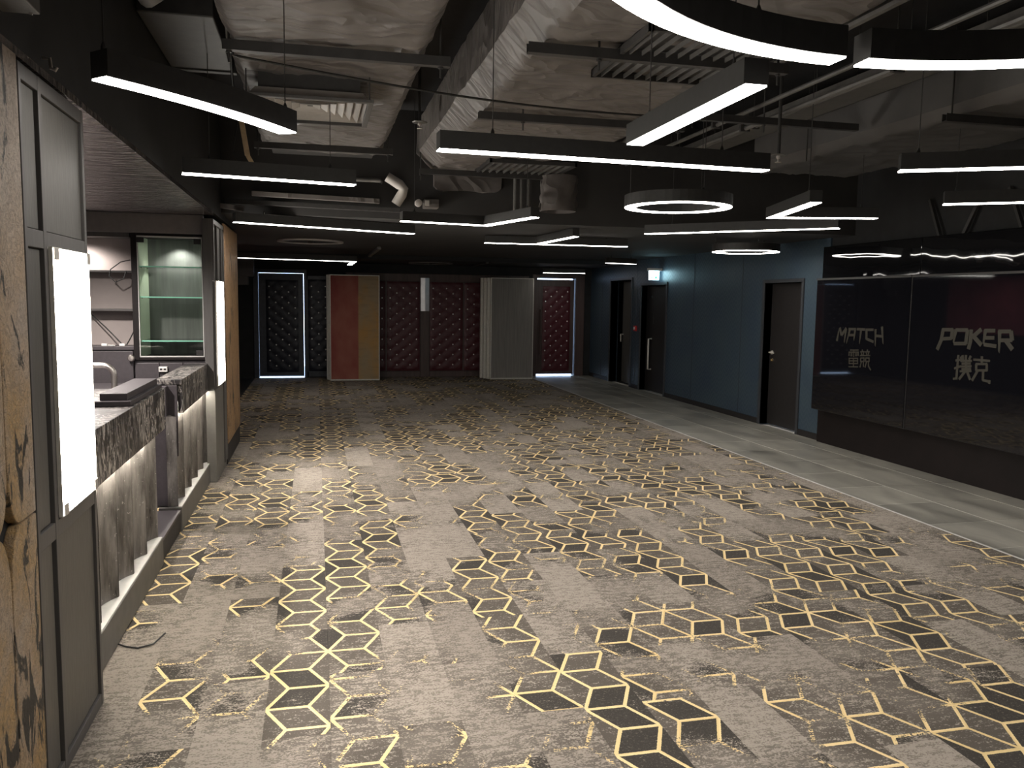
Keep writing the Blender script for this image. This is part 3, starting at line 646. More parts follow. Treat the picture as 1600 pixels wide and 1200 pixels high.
# second panel unit
p2 = thing('wall_panel_far', 'slim grey panel unit with light box at the far end of the bar', 'panel', (X0 - 0.05, 7.86, 0))
B(X0 - 0.09, X0 - 0.012, 7.47, 8.27, 0.0, 0.80).build('lower_panel', 'kerb', p2, 0.004)
B(X0 - 0.09, X0 - 0.018, 7.47, 8.27, 0.80, 2.25).build('backing', 'frame', p2, 0.003)
for a, b in ((7.47, 7.50), (7.72, 7.745), (8.06, 8.085), (8.24, 8.27)): B(X0 - 0.018, X0, a, b, 1.735, 2.25).build('stile', 'frame', p2, 0.002)
B(X0 - 0.018, X0 + 0.0, 8.07, 8.27, 0.06, 1.735).build('side_stile', 'frame', p2, 0.002)
B(X0 - 0.018, X0, 7.50, 8.24, 2.21, 2.25).build('rail', 'frame', p2, 0.002)
light_box('slim glowing light box at the far end of the bar', 7.50, 8.05, 0.832, 1.735)
c2 = thing('honey_column', 'honey brown stained column past the far light box', 'column', (X0 - 0.05, 8.95, 0))
B(X0 - 0.13, X0 - 0.015, 8.29, 9.60, 0.20, 2.29).build('core', 'black', c2)
B(X0 - 0.13, X0 - 0.004, 8.28, 9.61, 0.0, 0.19).build('plinth', 'doorblk', c2, 0.004)
B(X0 - 0.015, X0 + 0.005, 8.29, 9.60, 0.195, 2.28).build('stained_panel', 'leather2', c2, 0.004)

# ================================================================== the bar
XB = -0.90
def flutes(parent, ys, z0, z1):
    for a, b in zip(ys[:-1], ys[1:]):
        n = 10; m_ = MB(); pts = []
        for i in range(n + 1):
            t = i / n; pts.append((XB - 0.030 - 0.052 * math.sin(PI * t) ** 0.8, a + 0.012 + (b - a - 0.024) * t))
        pts = [(XB - 0.024, a + 0.006)] + pts + [(XB - 0.024, b - 0.006)]
        poly = [(x, y, z0) for x, y in pts] + [(XB - 0.09, b - 0.006, z0), (XB - 0.09, a + 0.006, z0)]
        m_.prism(poly, (0, 0, z1 - z0)); m_.smooth = True
        m_.build('fluted_panel', 'flute', parent)
b1 = thing('bar_counter', 'near bar counter with streaked black stone top and fluted front', 'counter', (-1.1, 4.4, 0), 'bar counters')
B(-1.36, XB - 0.09, 3.45, 5.20, 0.17, 0.99).build('body', 'cupboard', b1)
B(-1.38, XB, 3.45, 5.39, 1.00, 1.04).build('stone_top', 'stone', b1, 0.003)
B(XB - 0.03, XB, 3.45, 5.39, 0.795, 1.00).build('stone_apron', 'stone', b1, 0.002)
B(-1.38, XB - 0.03, 5.37, 5.39, 0.795, 1.00).build('stone_return', 'stone', b1, 0.002)
flutes(b1, (3.477, 3.827, 4.165, 4.505, 4.845, 5.185), 0.172, 0.788)
B(-1.30, XB, 3.45, 5.20, 0.0, 0.165).build('kickboard', 'kerb', b1, 0.003)
B(XB - 0.088, XB - 0.004, 3.46, 5.19, 0.165, 0.170).build('ledge', 'ledge', b1)
B(XB - 0.022, XB - 0.011, 3.48, 5.10, 0.790, 0.7945).build('led_tape', 'strip', b1)
b2 = thing('bar_counter', 'far bar counter with narrow stone shelf and fluted front', 'counter', (-1.0, 6.8, 0), 'bar counters')
B(-1.07, XB - 0.09, 5.96, 7.53, 0.17, 0.99).build('body', 'cupboard', b2, 0.003)
B(-1.075, XB, 6.05, 7.53, 0.995, 1.03).build('stone_top', 'stone', b2, 0.003)
B(XB - 0.03, XB, 6.07, 7.53, 0.795, 0.995).build('stone_apron', 'stone', b2, 0.002)
B(-1.06, XB - 0.03, 6.04, 6.06, 0.50, 0.99).build('end_panel', 'cupboard', b2, 0.002)
B(-1.0, XB - 0.05, 6.02, 6.04, 0.60, 0.64).build('end_latch', 'black', b2, 0.004)
flutes(b2, (5.93, 6.23, 6.563, 6.90, 7.235, 7.53), 0.172, 0.788)
B(-1.05, XB, 5.93, 7.53, 0.0, 0.165).build('kickboard', 'kerb', b2, 0.003)
B(XB - 0.088, XB - 0.004, 5.94, 7.52, 0.165, 0.170).build('ledge', 'ledge', b2)
B(XB - 0.022, XB - 0.011, 6.14, 7.45, 0.790, 0.7945).build('led_tape', 'strip', b2)
gt = thing('bar_gate_sill', 'low dark sill in the gap between the bar counters', 'sill', (-1.0, 5.56, 0))
B(-1.30, XB - 0.012, 5.205, 5.925, 0.0, 0.13).build('riser', 'doorblk', gt, 0.003)
B(-1.30, XB - 0.006, 5.205, 5.925, 0.13, 0.15).build('sill_top', 'cupboard', gt, 0.003)
st = thing('counter_riser', 'stepped dark slab lying along the near stone counter top', 'slab', (-1.0, 4.95, 1.04))
B(-1.09, -0.915, 4.50, 5.385, 1.0415, 1.068).build('lower_step', 'cupboard', st, 0.003)
B(-1.065, -0.935, 4.53, 5.35, 1.068, 1.105).build('upper_step', 'cupboard', st, 0.003)
# back bar at the end of the bar
YB = 7.6
bb = thing('back_bar_unit', 'dark back bar unit with open taupe niche facing the room', 'cabinet', (-1.8, YB, 0))
hb = thing('header_board', 'plain grey header board above the niche and display case', 'board', (-1.8, YB, 2.12))
B(-2.7, X0 - 0.09, YB - 0.04, YB + 0.02, 2.122, 2.284).build('board', 'header', hb, 0.003)
B(-2.7, -1.515, YB + 0.25, YB + 0.28, 1.17, 2.12).build('niche_back', 'mauve', bb)
B(-2.7, -1.515, YB + 0.0, YB + 0.28, 2.085, 2.12).build('niche_head', 'frame', bb)
for z in (1.475, 1.80): B(-2.7, -1.515, YB + 0.08, YB + 0.25, z - 0.009, z + 0.009).build('niche_shelf', 'frame', bb, 0.002)
B(-2.7, -1.500, YB - 0.02, YB + 0.28, 1.14, 1.17).build('niche_worktop', 'cupboard', bb, 0.003)
B(-2.7, -1.505, YB, YB + 0.5, 0.10, 1.14).build('lower_carcass', 'cupboard', bb)
for a, b in ((-2.10, -1.508), (-2.69, -2.105)): B(a, b, YB - 0.02, YB, 0.12, 1.13).build('cupboard_door', 'cupboard', bb, 0.003)
kn = MB().lathe((-1.515, YB - 0.02, 1.075), [(0.010, 0.0), (0.010, -0.02), (0.026, -0.03), (0.030, -0.045), (0.022, -0.06), (0.0005, -0.062)], 18, 'Y').build('knob', 'brushed', bb)
dc = thing('display_case', 'glazed display case with green lit glass shelves behind the bar', 'cabinet', (-1.19, YB, 1.05))
cx0, cx1, cz0, cz1 = -1.500, -0.905, 1.055, 2.12
MB().box(cx0, cx0 + 0.045, YB - 0.03, YB + 0.5, cz0, cz1).box(cx1 - 0.03, cx1, YB - 0.03, YB + 0.5, cz0, cz1).box(cx0 + 0.045, cx1 - 0.03, YB - 0.03, YB + 0.5, cz1 - 0.02, cz1).box(cx0 + 0.045, cx1 - 0.03, YB - 0.03, YB + 0.5, cz0, cz0 + 0.025).build('carcass', 'plinth', dc, 0.003)
B(cx0 + 0.045, cx1 - 0.03, YB + 0.42, YB + 0.45, cz0 + 0.025, cz1 - 0.02).build('back_veneer', 'casewood', dc)
B(cx0 + 0.0455, cx0 + 0.053, YB + 0.0, YB + 0.42, cz0 + 0.025, cz1 - 0.02).build('side_lining', 'greenlam', dc)
B(cx1 - 0.038, cx1 - 0.0305, YB + 0.0, YB + 0.42, cz0 + 0.025, cz1 - 0.02).build('side_lining', 'greenlam', dc)
MB().box(cx0 + 0.05, cx1 - 0.035, YB - 0.022, YB - 0.012, cz1 - 0.032, cz1 - 0.02).box(cx0 + 0.05, cx1 - 0.035, YB - 0.022, YB - 0.012, cz0 + 0.025, cz0 + 0.035).box(cx0 + 0.046, cx0 + 0.053, YB - 0.022, YB - 0.012, cz0 + 0.025, cz1 - 0.02).box(cx1 - 0.038, cx1 - 0.031, YB - 0.022, YB - 0.012, cz0 + 0.025, cz1 - 0.02).build('door_edge', 'ledge', dc)
dg = B(cx0 + 0.054, cx1 - 0.040, YB - 0.020, YB - 0.014, cz0 + 0.036, cz1 - 0.034).build('glass_door', 'glass', dc)
for x, z in ((cx0 + 0.075, cz1 - 0.055), (cx1 - 0.07, cz1 - 0.06), (cx1 - 0.07, cz0 + 0.06)): B(x - 0.028, x + 0.028, YB - 0.030, YB - 0.010, z - 0.022, z + 0.022).build('door_hinge', 'doorblk', dc, 0.003)
for z in (1.845, 1.588, 1.215):
    s_ = B(cx0 + 0.055, cx1 - 0.04, YB + 0.02, YB + 0.40, z - 0.005, z + 0.005).build('glass_shelf', 'glass', dc)
    B(cx0 + 0.055, cx1 - 0.04, YB + 0.014, YB + 0.02, z - 0.005, z + 0.005).build('shelf_edge', 'glassedge', s_)
    MB().lathe((cx0 + 0.06, YB + 0.06, z - 0.012), [(0.008, 0), (0.008, 0.007)], 10).lathe((cx0 + 0.06, YB + 0.34, z - 0.012), [(0.008, 0), (0.008, 0.007)], 10).build('shelf_pins', 'chrome', s_)
MB().ringseg((-1.17, YB + 0.12, cz1 - 0.026), 0.028, 0.04, 0, 0.006, 0, 2 * PI, 24).build('downlight_ring', 'chrome', dc)
bc2 = thing('lower_cupboard', 'plum black cupboard under the display case', 'cupboard', (-1.2, YB, 0))
B(-1.500, -0.925, YB, YB + 0.5, 0.0, 1.05).build('carcass', 'cupboard', bc2, 0.003)
for a, b in ((-1.495, -1.305), (-1.300, -1.115), (-1.110, -0.925)): B(a, b, YB - 0.02, YB, 0.10, 1.03).build('cupboard_door', 'cupboard', bc2, 0.003)
es = thing('end_frame', 'grey upright between display case and far light box', 'upright', (-0.9, YB, 0))
B(-0.905, X0 - 0.088, YB - 0.045, YB + 0.02, 0.0, 2.12).build('upright', 'header', es, 0.003)
ip = thing('white_socket', 'small white socket on the cupboard under the display case', 'socket', (-1.27, YB - 0.05, 0.98))
B(-1.305, -1.235, YB - 0.05, YB - 0.02, 0.955, 1.0).build('socket_box', 'white', ip, 0.004)
MB().box(-1.295, -1.275, YB - 0.052, YB - 0.05, 0.97, 0.985).box(-1.265, -1.245, YB - 0.052, YB - 0.05, 0.97, 0.985).build('socket_holes', 'doorblk', ip)
# inner worktop and tap rail
wt = thing('bar_worktop', 'dark worktop behind the far bar counter', 'counter', (-1.6, 6.4, 0))
B(-2.05, -1.42, 5.6, 7.4, 0.84, 0.88).build('worktop', 'cupboard', wt, 0.003)
B(-2.02, -1.46, 5.62, 7.38, 0.0, 0.84).build('base_unit', 'cupboard', wt, 0.003)
tp = thing('tap_rail', 'bent brushed steel rail rising behind the near counter', 'rail', (-1.45, 6.5, 0.88))
arc = [(-1.50 + 0.075 * math.sin(t), 6.5, 1.02 + 0.075 * math.cos(t)) for t in [PI / 2 * i / 8 for i in range(9)]]
MB().tube([(-1.85, 6.5, 0.88), (-1.85, 6.5, 1.02)] + [(-1.775 - 0.075 * math.cos(t), 6.5, 1.02 + 0.075 * math.sin(t)) for t in [PI / 2 * i / 8 for i in range(1, 9)]] + arc + [(-1.425, 6.5, 0.88)], 0.021, 14).build('bent_tube', 'brushed', tp)
for x in (-1.85, -1.425): MB().lathe((x, 6.5, 0.88), [(0.036, 0.0), (0.036, 0.008), (0.024, 0.014)], 18).build('flange', 'brushed', tp)
# loose wires left in the niche
def wire(label, pts, r, ends=None, name='loose_cable', mat='cable'):
    w = MB().tube(pts, r, 6)
    o = w.build(name, mat); tag(o, label, 'cable')
    if ends: B(ends[0] - 0.022, ends[0] + 0.022, ends[1] - 0.015, ends[1] + 0.015, ends[2], ends[2] + 0.02).build('plug', 'white', o, 0.003)
    return o
wire('straight black cable hanging slantwise to the niche worktop', [(-1.90, YB + 0.20, 1.46), (-1.75, YB + 0.12, 1.33), (-1.62, YB + 0.06, 1.20), (-1.60, YB + 0.04, 1.178)], 0.005, (-1.60, YB + 0.03, 1.172))
wire('short black cable forking up from the niche worktop', [(-1.58, YB + 0.10, 1.178), (-1.56, YB + 0.12, 1.22), (-1.53, YB + 0.18, 1.30)], 0.005)
wire('looped black cable on the upper niche shelf', [(-1.53, YB + 0.10, 1.90), (-1.60, YB + 0.07, 1.88), (-1.68, YB + 0.06, 1.815), (-1.69, YB + 0.05, 1.76), (-1.64, YB + 0.05, 1.71), (-1.58, YB + 0.06, 1.74), (-1.56, YB + 0.07, 1.80)], 0.005)
wire('white plug lying on the niche worktop', [(-1.72, YB + 0.03, 1.178), (-1.68, YB + 0.05, 1.176), (-1.66, YB + 0.03, 1.176)], 0.005, (-1.74, YB + 0.03, 1.172), 'loose_cable', 'white')
wire('thin black cable end poking out onto the carpet at the bar kickboard', [(-0.893, 3.98, 0.012), (-0.86, 3.96, 0.006), (-0.80, 3.93, 0.006), (-0.74, 3.96, 0.008), (-0.70, 4.03, 0.028)], 0.004)
# small junction box and hook high on the left fascia
jb = thing('speaker_box', 'grey box on the fascia at the upper left corner', 'box', (-0.78, 2.6, 2.35))
B(-0.838, -0.74, 2.36, 2.655, 2.375, 2.62).build('case', 'frame', jb, 0.004)
MB().lathe((-0.76, 2.64, 2.374), [(0.006, -0.004), (0.006, 0.002)], 10).build('screw', 'chrome', jb)
hk = thing('fascia_hook', 'small steel hook on the black fascia above the grey panel', 'hook', (-0.82, 3.0, 2.32))
MB().tube([(-0.84, 3.0, 2.345), (-0.815, 3.0, 2.345), (-0.812, 3.0, 2.315), (-0.80, 3.0, 2.31), (-0.795, 3.0, 2.32)], 0.006, 8).build('hook_wire', 'brushed', hk)

ZR = ZS - 0.003

# ================================================================== ceiling services
def wrapped(x0, x1, z0, z1, y0, y1, ch, seed, straps=()):
    """insulation wrapped duct: chamfered section swept along y, wrinkled and pinched at the straps"""
    prof = [(x0, z1), (x0, z0 + ch), (x0 + ch, z0), (x1 - ch, z0), (x1, z0 + ch), (x1, z1)]
    pts = []
    for (a, b), (c, d_) in zip(prof[:-1], prof[1:]):
        n = max(2, int(math.hypot(c - a, d_ - b) / 0.035))
        pts += [(a + (c - a) * i / n, b + (d_ - b) * i / n) for i in range(n)]
    pts.append(prof[-1])
    cx, cz = (x0 + x1) / 2, (z0 + z1) / 2
    ny = int((y1 - y0) / 0.045)
    def f(i, j):
        x, z = pts[min(len(pts) - 1, round(i * (len(pts) - 1)))]; y = y0 + (y1 - y0) * j
        q = Vector((x * 2.3 + seed, y * 2.3, z * 2.3))
        w = noise.noise(q * 0.8) * 0.016; e = 1.0
        r1 = 1.0 - abs(noise.noise(Vector((x * 3.1 + y * 1.3 + seed, y * 2.4 - x, z * 3))) * 2.2)
        r2 = 1.0 - abs(noise.noise(Vector((x * 1.4 - y * 0.6 + seed * 2, y * 5.5 + x * 2.0, z * 2 + 9))) * 2.2)
        w += 0.016 * max(0, r1) ** 3 + 0.014 * max(0, r2) ** 4
        for s_ in straps:
            d2 = (y - s_) / 0.07; w -= 0.022 * math.exp(-d2 * d2); d3 = (abs(y - s_) - 0.13) / 0.06; w += 0.012 * math.exp(-d3 * d3) * (0.6 + noise.noise(q * 3))
        sx = (x - cx) / (x1 - x0) * 2; sz = (z - cz) / (z1 - z0) * 2
        dx = math.copysign(max(0, abs(sx) - 0.85) / 0.15, sx); dz = math.copysign(max(0, abs(sz) - 0.75) / 0.25, sz)
        if min(abs(x - x0), abs(x1 - x)) < ch + 0.02: w = w * 0.3 + 0.012 * noise.noise(Vector((seed, y * 1.1, 0)))
        return (x + dx * w, y, z - w if dz < 0 or abs(sx) < 0.85 else z)
    m_ = MB().grid(f, len(pts) - 1, ny)
    n = len(pts)
    m_.f.append(tuple(range(n))); m_.f.append(tuple(ny * n + k for k in range(n - 1, -1, -1)))
    return m_
def strut(label, x0, x1, y, z, zt, rods, group='duct support channels'):
    t = thing('support_channel', label, 'support', ((x0 + x1) / 2, y, z), group)
    MB().box(x0, x1, y - 0.022, y + 0.022, z - 0.004, z).box(x0, x1, y - 0.022, y - 0.018, z, z + 0.045).box(x0, x1, y + 0.018, y + 0.022, z, z + 0.045).build('channel', 'steel', t)
    for x in rods:
        r = MB().tube([(x, y, z - 0.06), (x, y, zt)], 0.006, 8).build('threaded_rod', 'steel', t)
        MB().lathe((x, y, z - 0.014), [(0.014, 0), (0.014, 0.01)], 6).build('nut', 'steel', r)
    return t
dz = 2.85
d1_ = thing('insulated_duct', 'wide wrapped air duct on the left, over the square diffuser', 'duct', (0.08, 4, dz), 'wrapped air ducts')
wrapped(-0.42, 0.575, dz, 3.25, 0.4, 7.45, 0.045, 1.7, (4.41, 7.16)).build('wrapping', 'wrap', d1_)
B(-0.36, 0.52, 7.44, 7.9, dz + 0.03, 3.2).build('duct_end', 'steel', d1_, 0.01)
strut('dark steel channel under the left duct, before the square diffuser', -0.43, 0.69, 4.41, 2.80, ZR, (-0.43 + 0.03, 0.64))
strut('dark steel channel under the left duct, behind the square diffuser', -0.47, 0.64, 7.15, 2.80, ZR, (-0.44, 0.60))
df = thing('square_diffuser', 'square louvred ceiling diffuser hanging below the left duct', 'diffuser', (-0.02, 5.25, 2.7))
fr = B(-0.30, 0.26, 4.97, 5.53, 2.765, 2.86).build('neck', 'steel', df)
for i in range(7):
    s0 = 0.335 - i * 0.046
    if s0 < 0.05: break
    cx_, cy_ = -0.02, 5.25
    zt, zb = 2.765 - i * 0.004, 2.71 + i * 0.004
    mm = MB()
    a, b = s0, s0 - 0.040
    vs = []
    for rr, z in ((a, zb), (b, zt), (b - 0.003, zt), (a - 0.004, zb)):
        vs += [(cx_ - rr, cy_ - rr, z), (cx_ + rr, cy_ - rr, z), (cx_ + rr, cy_ + rr, z), (cx_ - rr, cy_ + rr, z)]
    fs = [(l * 4 + k, l * 4 + (k + 1) % 4, ((l + 1) % 4) * 4 + (k + 1) % 4, ((l + 1) % 4) * 4 + k) for l in range(4) for k in range(4)]
    mm.add(vs, fs).build('louver', 'louver', df)
fr2 = MB().box(-0.372, 0.332, 4.898, 4.93, 2.70, 2.72).box(-0.372, 0.332, 5.57, 5.602, 2.70, 2.72).box(-0.372, -0.34, 4.93, 5.57, 2.70, 2.72).box(0.30, 0.332, 4.93, 5.57, 2.70, 2.72).build('rim', 'frame', df, 0.003)
for x, y in ((-0.36, 4.92), (0.31, 4.92), (-0.36, 5.58), (0.31, 5.58)): MB().tube([(x, y, 2.715), (x, y, 2.88)], 0.004, 6).build('hanger_wire', 'steel', df)

d2_ = thing('insulated_duct', 'long wrapped air duct over the middle of the hall, with slatted grilles', 'duct', (1.7, 4, dz), 'wrapped air ducts')
wrapped(0.96, 2.42, dz, 3.27, 0.3, 8.1, 0.13, 5.2, (4.0, 5.5, 7.95)).build('wrapping', 'wrap', d2_)
def grille(parent, x0, x1, y0, y1, z, n):
    g_ = MB().box(x0, x1, y0, y0 + 0.02, z - 0.02, z + 0.02).box(x0, x1, y1 - 0.02, y1, z - 0.02, z + 0.02).box(x0, x0 + 0.02, y0, y1, z - 0.02, z + 0.02).box(x1 - 0.02, x1, y0, y1, z - 0.02, z + 0.02).box(x0, x1, y0, y1, z + 0.015, z + 0.02).build('grille_frame', 'steel', parent)
    for i in range(n):
        x = x0 + 0.02 + (x1 - x0 - 0.04) * (i + 0.5) / n
        B(x - 0.003, x + 0.003, y0 + 0.02, y1 - 0.02, z - 0.018, z + 0.004).build('slat', 'pipe', g_)
grille(d2_, 1.46, 2.20, 3.60, 4.42, dz - 0.024, 11)
grille(d2_, 1.50, 2.30, 7.30, 8.02, dz - 0.024, 11)
strut('dark steel channel under the middle duct, nearest of three', 1.00, 2.38, 4.0, 2.785, ZR, (1.36, 2.33))
strut('dark steel channel under the middle duct, second of three', 1.05, 2.50, 5.50, 2.785, ZR, (1.35, 2.46))
strut('dark steel channel under the middle duct, farthest of three', 0.96, 2.21, 7.95, 2.775, ZR, (0.97, 2.18))
d4 = thing('duct_drop', 'wrapped duct stub hanging beside the far end of the middle duct', 'duct', (2.1, 8.0, 2.5))
m_ = MB().grid(lambda i, j: (2.14 + 0.36 * (0.5 - 0.5 * math.cos(2 * PI * i)) * 1.0 + 0.03 * noise.noise(Vector((i * 5, j * 4, 2))), 7.78 + 0.33 * (0.5 + 0.5 * math.sin(2 * PI * i)) , 2.47 + 0.34 * j), 20, 12)
m_.build('wrapping', 'wrap', d4)
for x in (1.90, 1.96, 2.03): MB().tube([(x, 8.02, 2.45), (x, 8.02, 2.84)], 0.018, 8).build('riser_pipe', 'pipe', d4)
d5 = thing('duct_step', 'low wrapped duct section ending below the middle duct', 'duct', (1.4, 8.12, 2.7))
wrapped(1.12, 1.78, 2.66, 2.86, 8.105, 8.195, 0.03, 3.3).build('wrapping', 'wrap', d5)
d3_ = thing('insulated_duct', 'wrapped air duct along the right, over the screens', 'duct', (4.5, 4, dz), 'wrapped air ducts')
wrapped(4.05, 5.15, dz, 3.22, 0.3, 7.3, 0.06, 9.1, (4.75, 6.4)).build('wrapping', 'wrapdark', d3_)
for y in (3.6, 4.75, 6.4): MB().tube([(4.03, y, 2.80), (4.03, y, ZR)], 0.006, 8).build('threaded_rod', 'steel', d3_)
strut('dark steel channel crossing below the right duct', 3.95, 5.3, 4.72, 2.79, ZR, (5.25,))
strut('dark steel channel crossing the conduits between the middle and right ducts', 2.56, 3.95, 5.62, 2.90, ZR, (2.62, 3.18))
# dark flat duct and flexible hose above the left bar fascia
fd = thing('flat_duct', 'flat black duct above the near left light', 'duct', (-0.65, 4.6, 2.95))
B(-0.82, -0.47, 4.43, 5.46, 2.95, 3.2).build('casing', 'steel', fd, 0.006); B(-0.825, -0.45, 5.42, 5.47, 2.94, 3.21).build('flange', 'steel', fd, 0.003)
hs = MB()
pts = [(-0.62 + 0.02 * math.sin(i), 3.05 - i * 0.0 + 0.06 * i, 3.02 + 0.13 * abs(math.sin(i * 0.25 + 0.6))) for i in range(20)]
fh = thing('flexible_hose', 'ribbed black flexible air hose high at the upper left', 'hose', (-0.6, 3.5, 3.05))
MB().tube([(-0.74, 3.6, 3.3), (-0.72, 3.72, 2.93), (-0.66, 3.84, 2.86), (-0.58, 3.9, 2.95), (-0.52, 3.95, 3.2)], [0.075, 0.072, 0.072, 0.072, 0.075], 14).build('hose_body', 'pipe', fh)
# conduits
for x, z, r, lab in ((3.08, 3.0, 0.016, 'thin painted conduit nearest the middle duct'), (3.33, 2.99, 0.020, 'painted conduit second from the middle duct'), (3.42, 3.01, 0.014, 'thin painted conduit third from the middle duct'), (2.72, 3.05, 0.024, 'thicker painted pipe close beside the middle duct')):
    c = thing('conduit', lab, 'pipe', (x, 4, z), 'ceiling conduits')
    MB().tube([(x, 0.5, z), (x, 5.0, z), (x + 0.02, 6.5, z), (x + 0.02, 8.19, z)], r, 8).build('pipe', 'pipe', c)
    for y in (2.6, 4.4, 6.2, 7.6): MB().box(x - r - 0.008, x + r + 0.03, y - 0.015, y + 0.015, z - r - 0.005, z + r + 0.005).tube([(x, y, z), (x, y, ZR)], 0.004, 6).build('clip', 'steel', c)
tr = thing('cable_tray', 'flat painted cable tray between the conduits and the right duct', 'tray', (3.75, 4, 3.1))
MB().box(3.58, 3.92, 0.5, 8.19, 3.10, 3.105).box(3.58, 3.585, 0.5, 8.19, 3.10, 3.15).box(3.915, 3.92, 0.5, 8.19, 3.10, 3.15).build('tray', 'pipe', tr)
for y in (2.4, 4.0, 5.6, 7.2): MB().tube([(3.585, y, 3.1), (3.585, y, ZR)], 0.005, 6).tube([(3.915, y, 3.1), (3.915, y, ZR)], 0.005, 6).build('threaded_rod', 'steel', tr)
# trunking bars on the soffit fascia
for z, y, x0, x1, mt, lab in ((2.415, 8.10, -0.86, -0.63, 'wrap', 'short grey trunking end above the left bar light'), (2.535, 8.12, -0.56, 0.60, 'wrap', 'pale cable trunking along the soffit edge'), (2.46, 8.15, -0.80, 0.80, 'steel', 'dark conduit run along the soffit edge'),):
    o = MB().bar((x0, y, z + 0.012), (x1, y, z - 0.012), 0.05, 0.045).build('cable_trunking', mt, None, 0.004); tag(o, lab, 'trunking')
pe = thing('lagged_pipe', 'lagged pipe elbow bending down at the soffit edge', 'pipe', (0.75, 8.0, 2.6))
MB().tube([(0.37, 8.0, 2.70), (0.60, 8.0, 2.70)], 0.020, 10).build('thin_pipe', 'pipe', pe)
MB().tube([(0.66, 7.98, 2.735), (0.78, 7.98, 2.665), (0.815, 7.98, 2.63), (0.80, 8.0, 2.58), (0.745, 8.02, 2.49)], [0.045, 0.048, 0.046, 0.048, 0.046], 12).build('lagging', 'louver', pe)
bx = thing('branch_box', 'small grey box and valve in front of the soffit, right of the pipe elbow', 'box', (1.08, 8.1, 2.5))
B(1.02, 1.16, 8.05, 8.2, 2.475, 2.555).build('box_body', 'wrap', bx, 0.004); B(1.025, 1.065, 8.04, 8.05, 2.49, 2.54).build('box_label', 'louver', bx)
vb = thing('valve', 'pale round valve body beside the small grey box', 'valve', (0.96, 8.1, 2.5))
MB().tube([(0.60, 8.0, 2.70), (0.62, 8.1, 2.70), (0.62, 8.2, 2.70)], 0.012, 8).build('wall_fixing', 'steel', pe)
MB().lathe((0.965, 8.08, 2.515), [(0.02, -0.035), (0.034, -0.03), (0.034, 0.02), (0.015, 0.03), (0.015, 0.12)], 14, 'Y').build('valve_body', 'louver', vb)
# bundle of raw wires behind the near left lights
tq = thing('beam_clamp', 'raw brass clamp strap hanging below the left duct', 'clamp', (-0.5, 6.3, 2.6))
MB().bar((-0.50, 6.3, 2.86), (-0.46, 6.3, 2.60), 0.02, 0.035).bar((-0.46, 6.3, 2.60), (-0.42, 6.3, 2.53), 0.02, 0.03).build('strap', 'copper', tq)
MB().tube([(-0.52, 6.3, 2.86), (-0.56, 6.3, 2.62), (-0.50, 6.3, 2.53), (-0.42, 6.3, 2.52), (-0.36, 6.32, 2.50)], 0.006, 6).build('hanging_wire', 'cable', tq)
wire('black cable sagging across below both ducts', [(-0.395, 4.42, 3.0), (-0.39, 4.5, 2.80)] + [(-0.36 + 2.6 * t, 4.52 + 0.7 * math.sin(t * 1.2), 2.80 - 0.03 * math.sin(PI * t)) for t in [i / 16 for i in range(17)]] + [(2.3, 5.2, 2.83)], 0.007, None, 'ceiling_cable')
wire('black cable dropping beside the left duct to the diffuser', [(-0.44, 4.42, 3.3), (-0.435, 4.9, 2.9), (-0.43, 4.95, 2.70), (-0.40, 5.0, 2.69), (-0.36, 5.0, 2.72)], 0.007, None, 'ceiling_cable')
def sprinkler(label, x, y, z):
    s = thing('sprinkler_head', label, 'sprinkler', (x, y, z), 'sprinkler heads')
    MB().tube([(x, y, z), (x, y, ZR)], 0.012, 8).build('drop_pipe', 'steel', s)
    MB().lathe((x, y, z), [(0.055, 0.0), (0.06, 0.006), (0.015, 0.012)], 20).build('escutcheon', 'pipe', s)
    MB().lathe((x, y, z - 0.045), [(0.022, 0.0), (0.022, 0.003), (0.005, 0.004), (0.005, 0.02), (0.014, 0.03), (0.014, 0.045)], 14).build('deflector', 'louver', s)
sprinkler('pendant sprinkler between the left and middle ducts', 0.81, 6.7, 2.98)
sprinkler('pendant sprinkler beside the end of the straight middle light', 3.12, 5.3, 2.62)
# recessed rings in the low ceilings
def ring_trim(label, x, y, z, r):
    t = thing('ceiling_ring', label, 'ring', (x, y, z), 'recessed ceiling rings')
    MB().ringseg((x, y, z), r * 0.86, r, -0.02, 0.0, 0, 2 * PI, 40).build('rim', 'louver' if x < 1 else 'wrap', t)
    MB().lathe((x, y, z), [(r * 0.845, -0.006), (r * 0.845, 0.0)], 40).build('dish', 'black', t)
    MB().lathe((x, y, z), [(0.03, -0.03), (0.05, 0.0)], 12).build('hub', 'steel', t)
ring_trim('grey rimmed round recess in the low ceiling, left', -0.06, 11.75, 2.368, 0.44)
ring_trim('dim round recess in the far black ceiling', 2.15, 16.0, 2.298, 0.42)

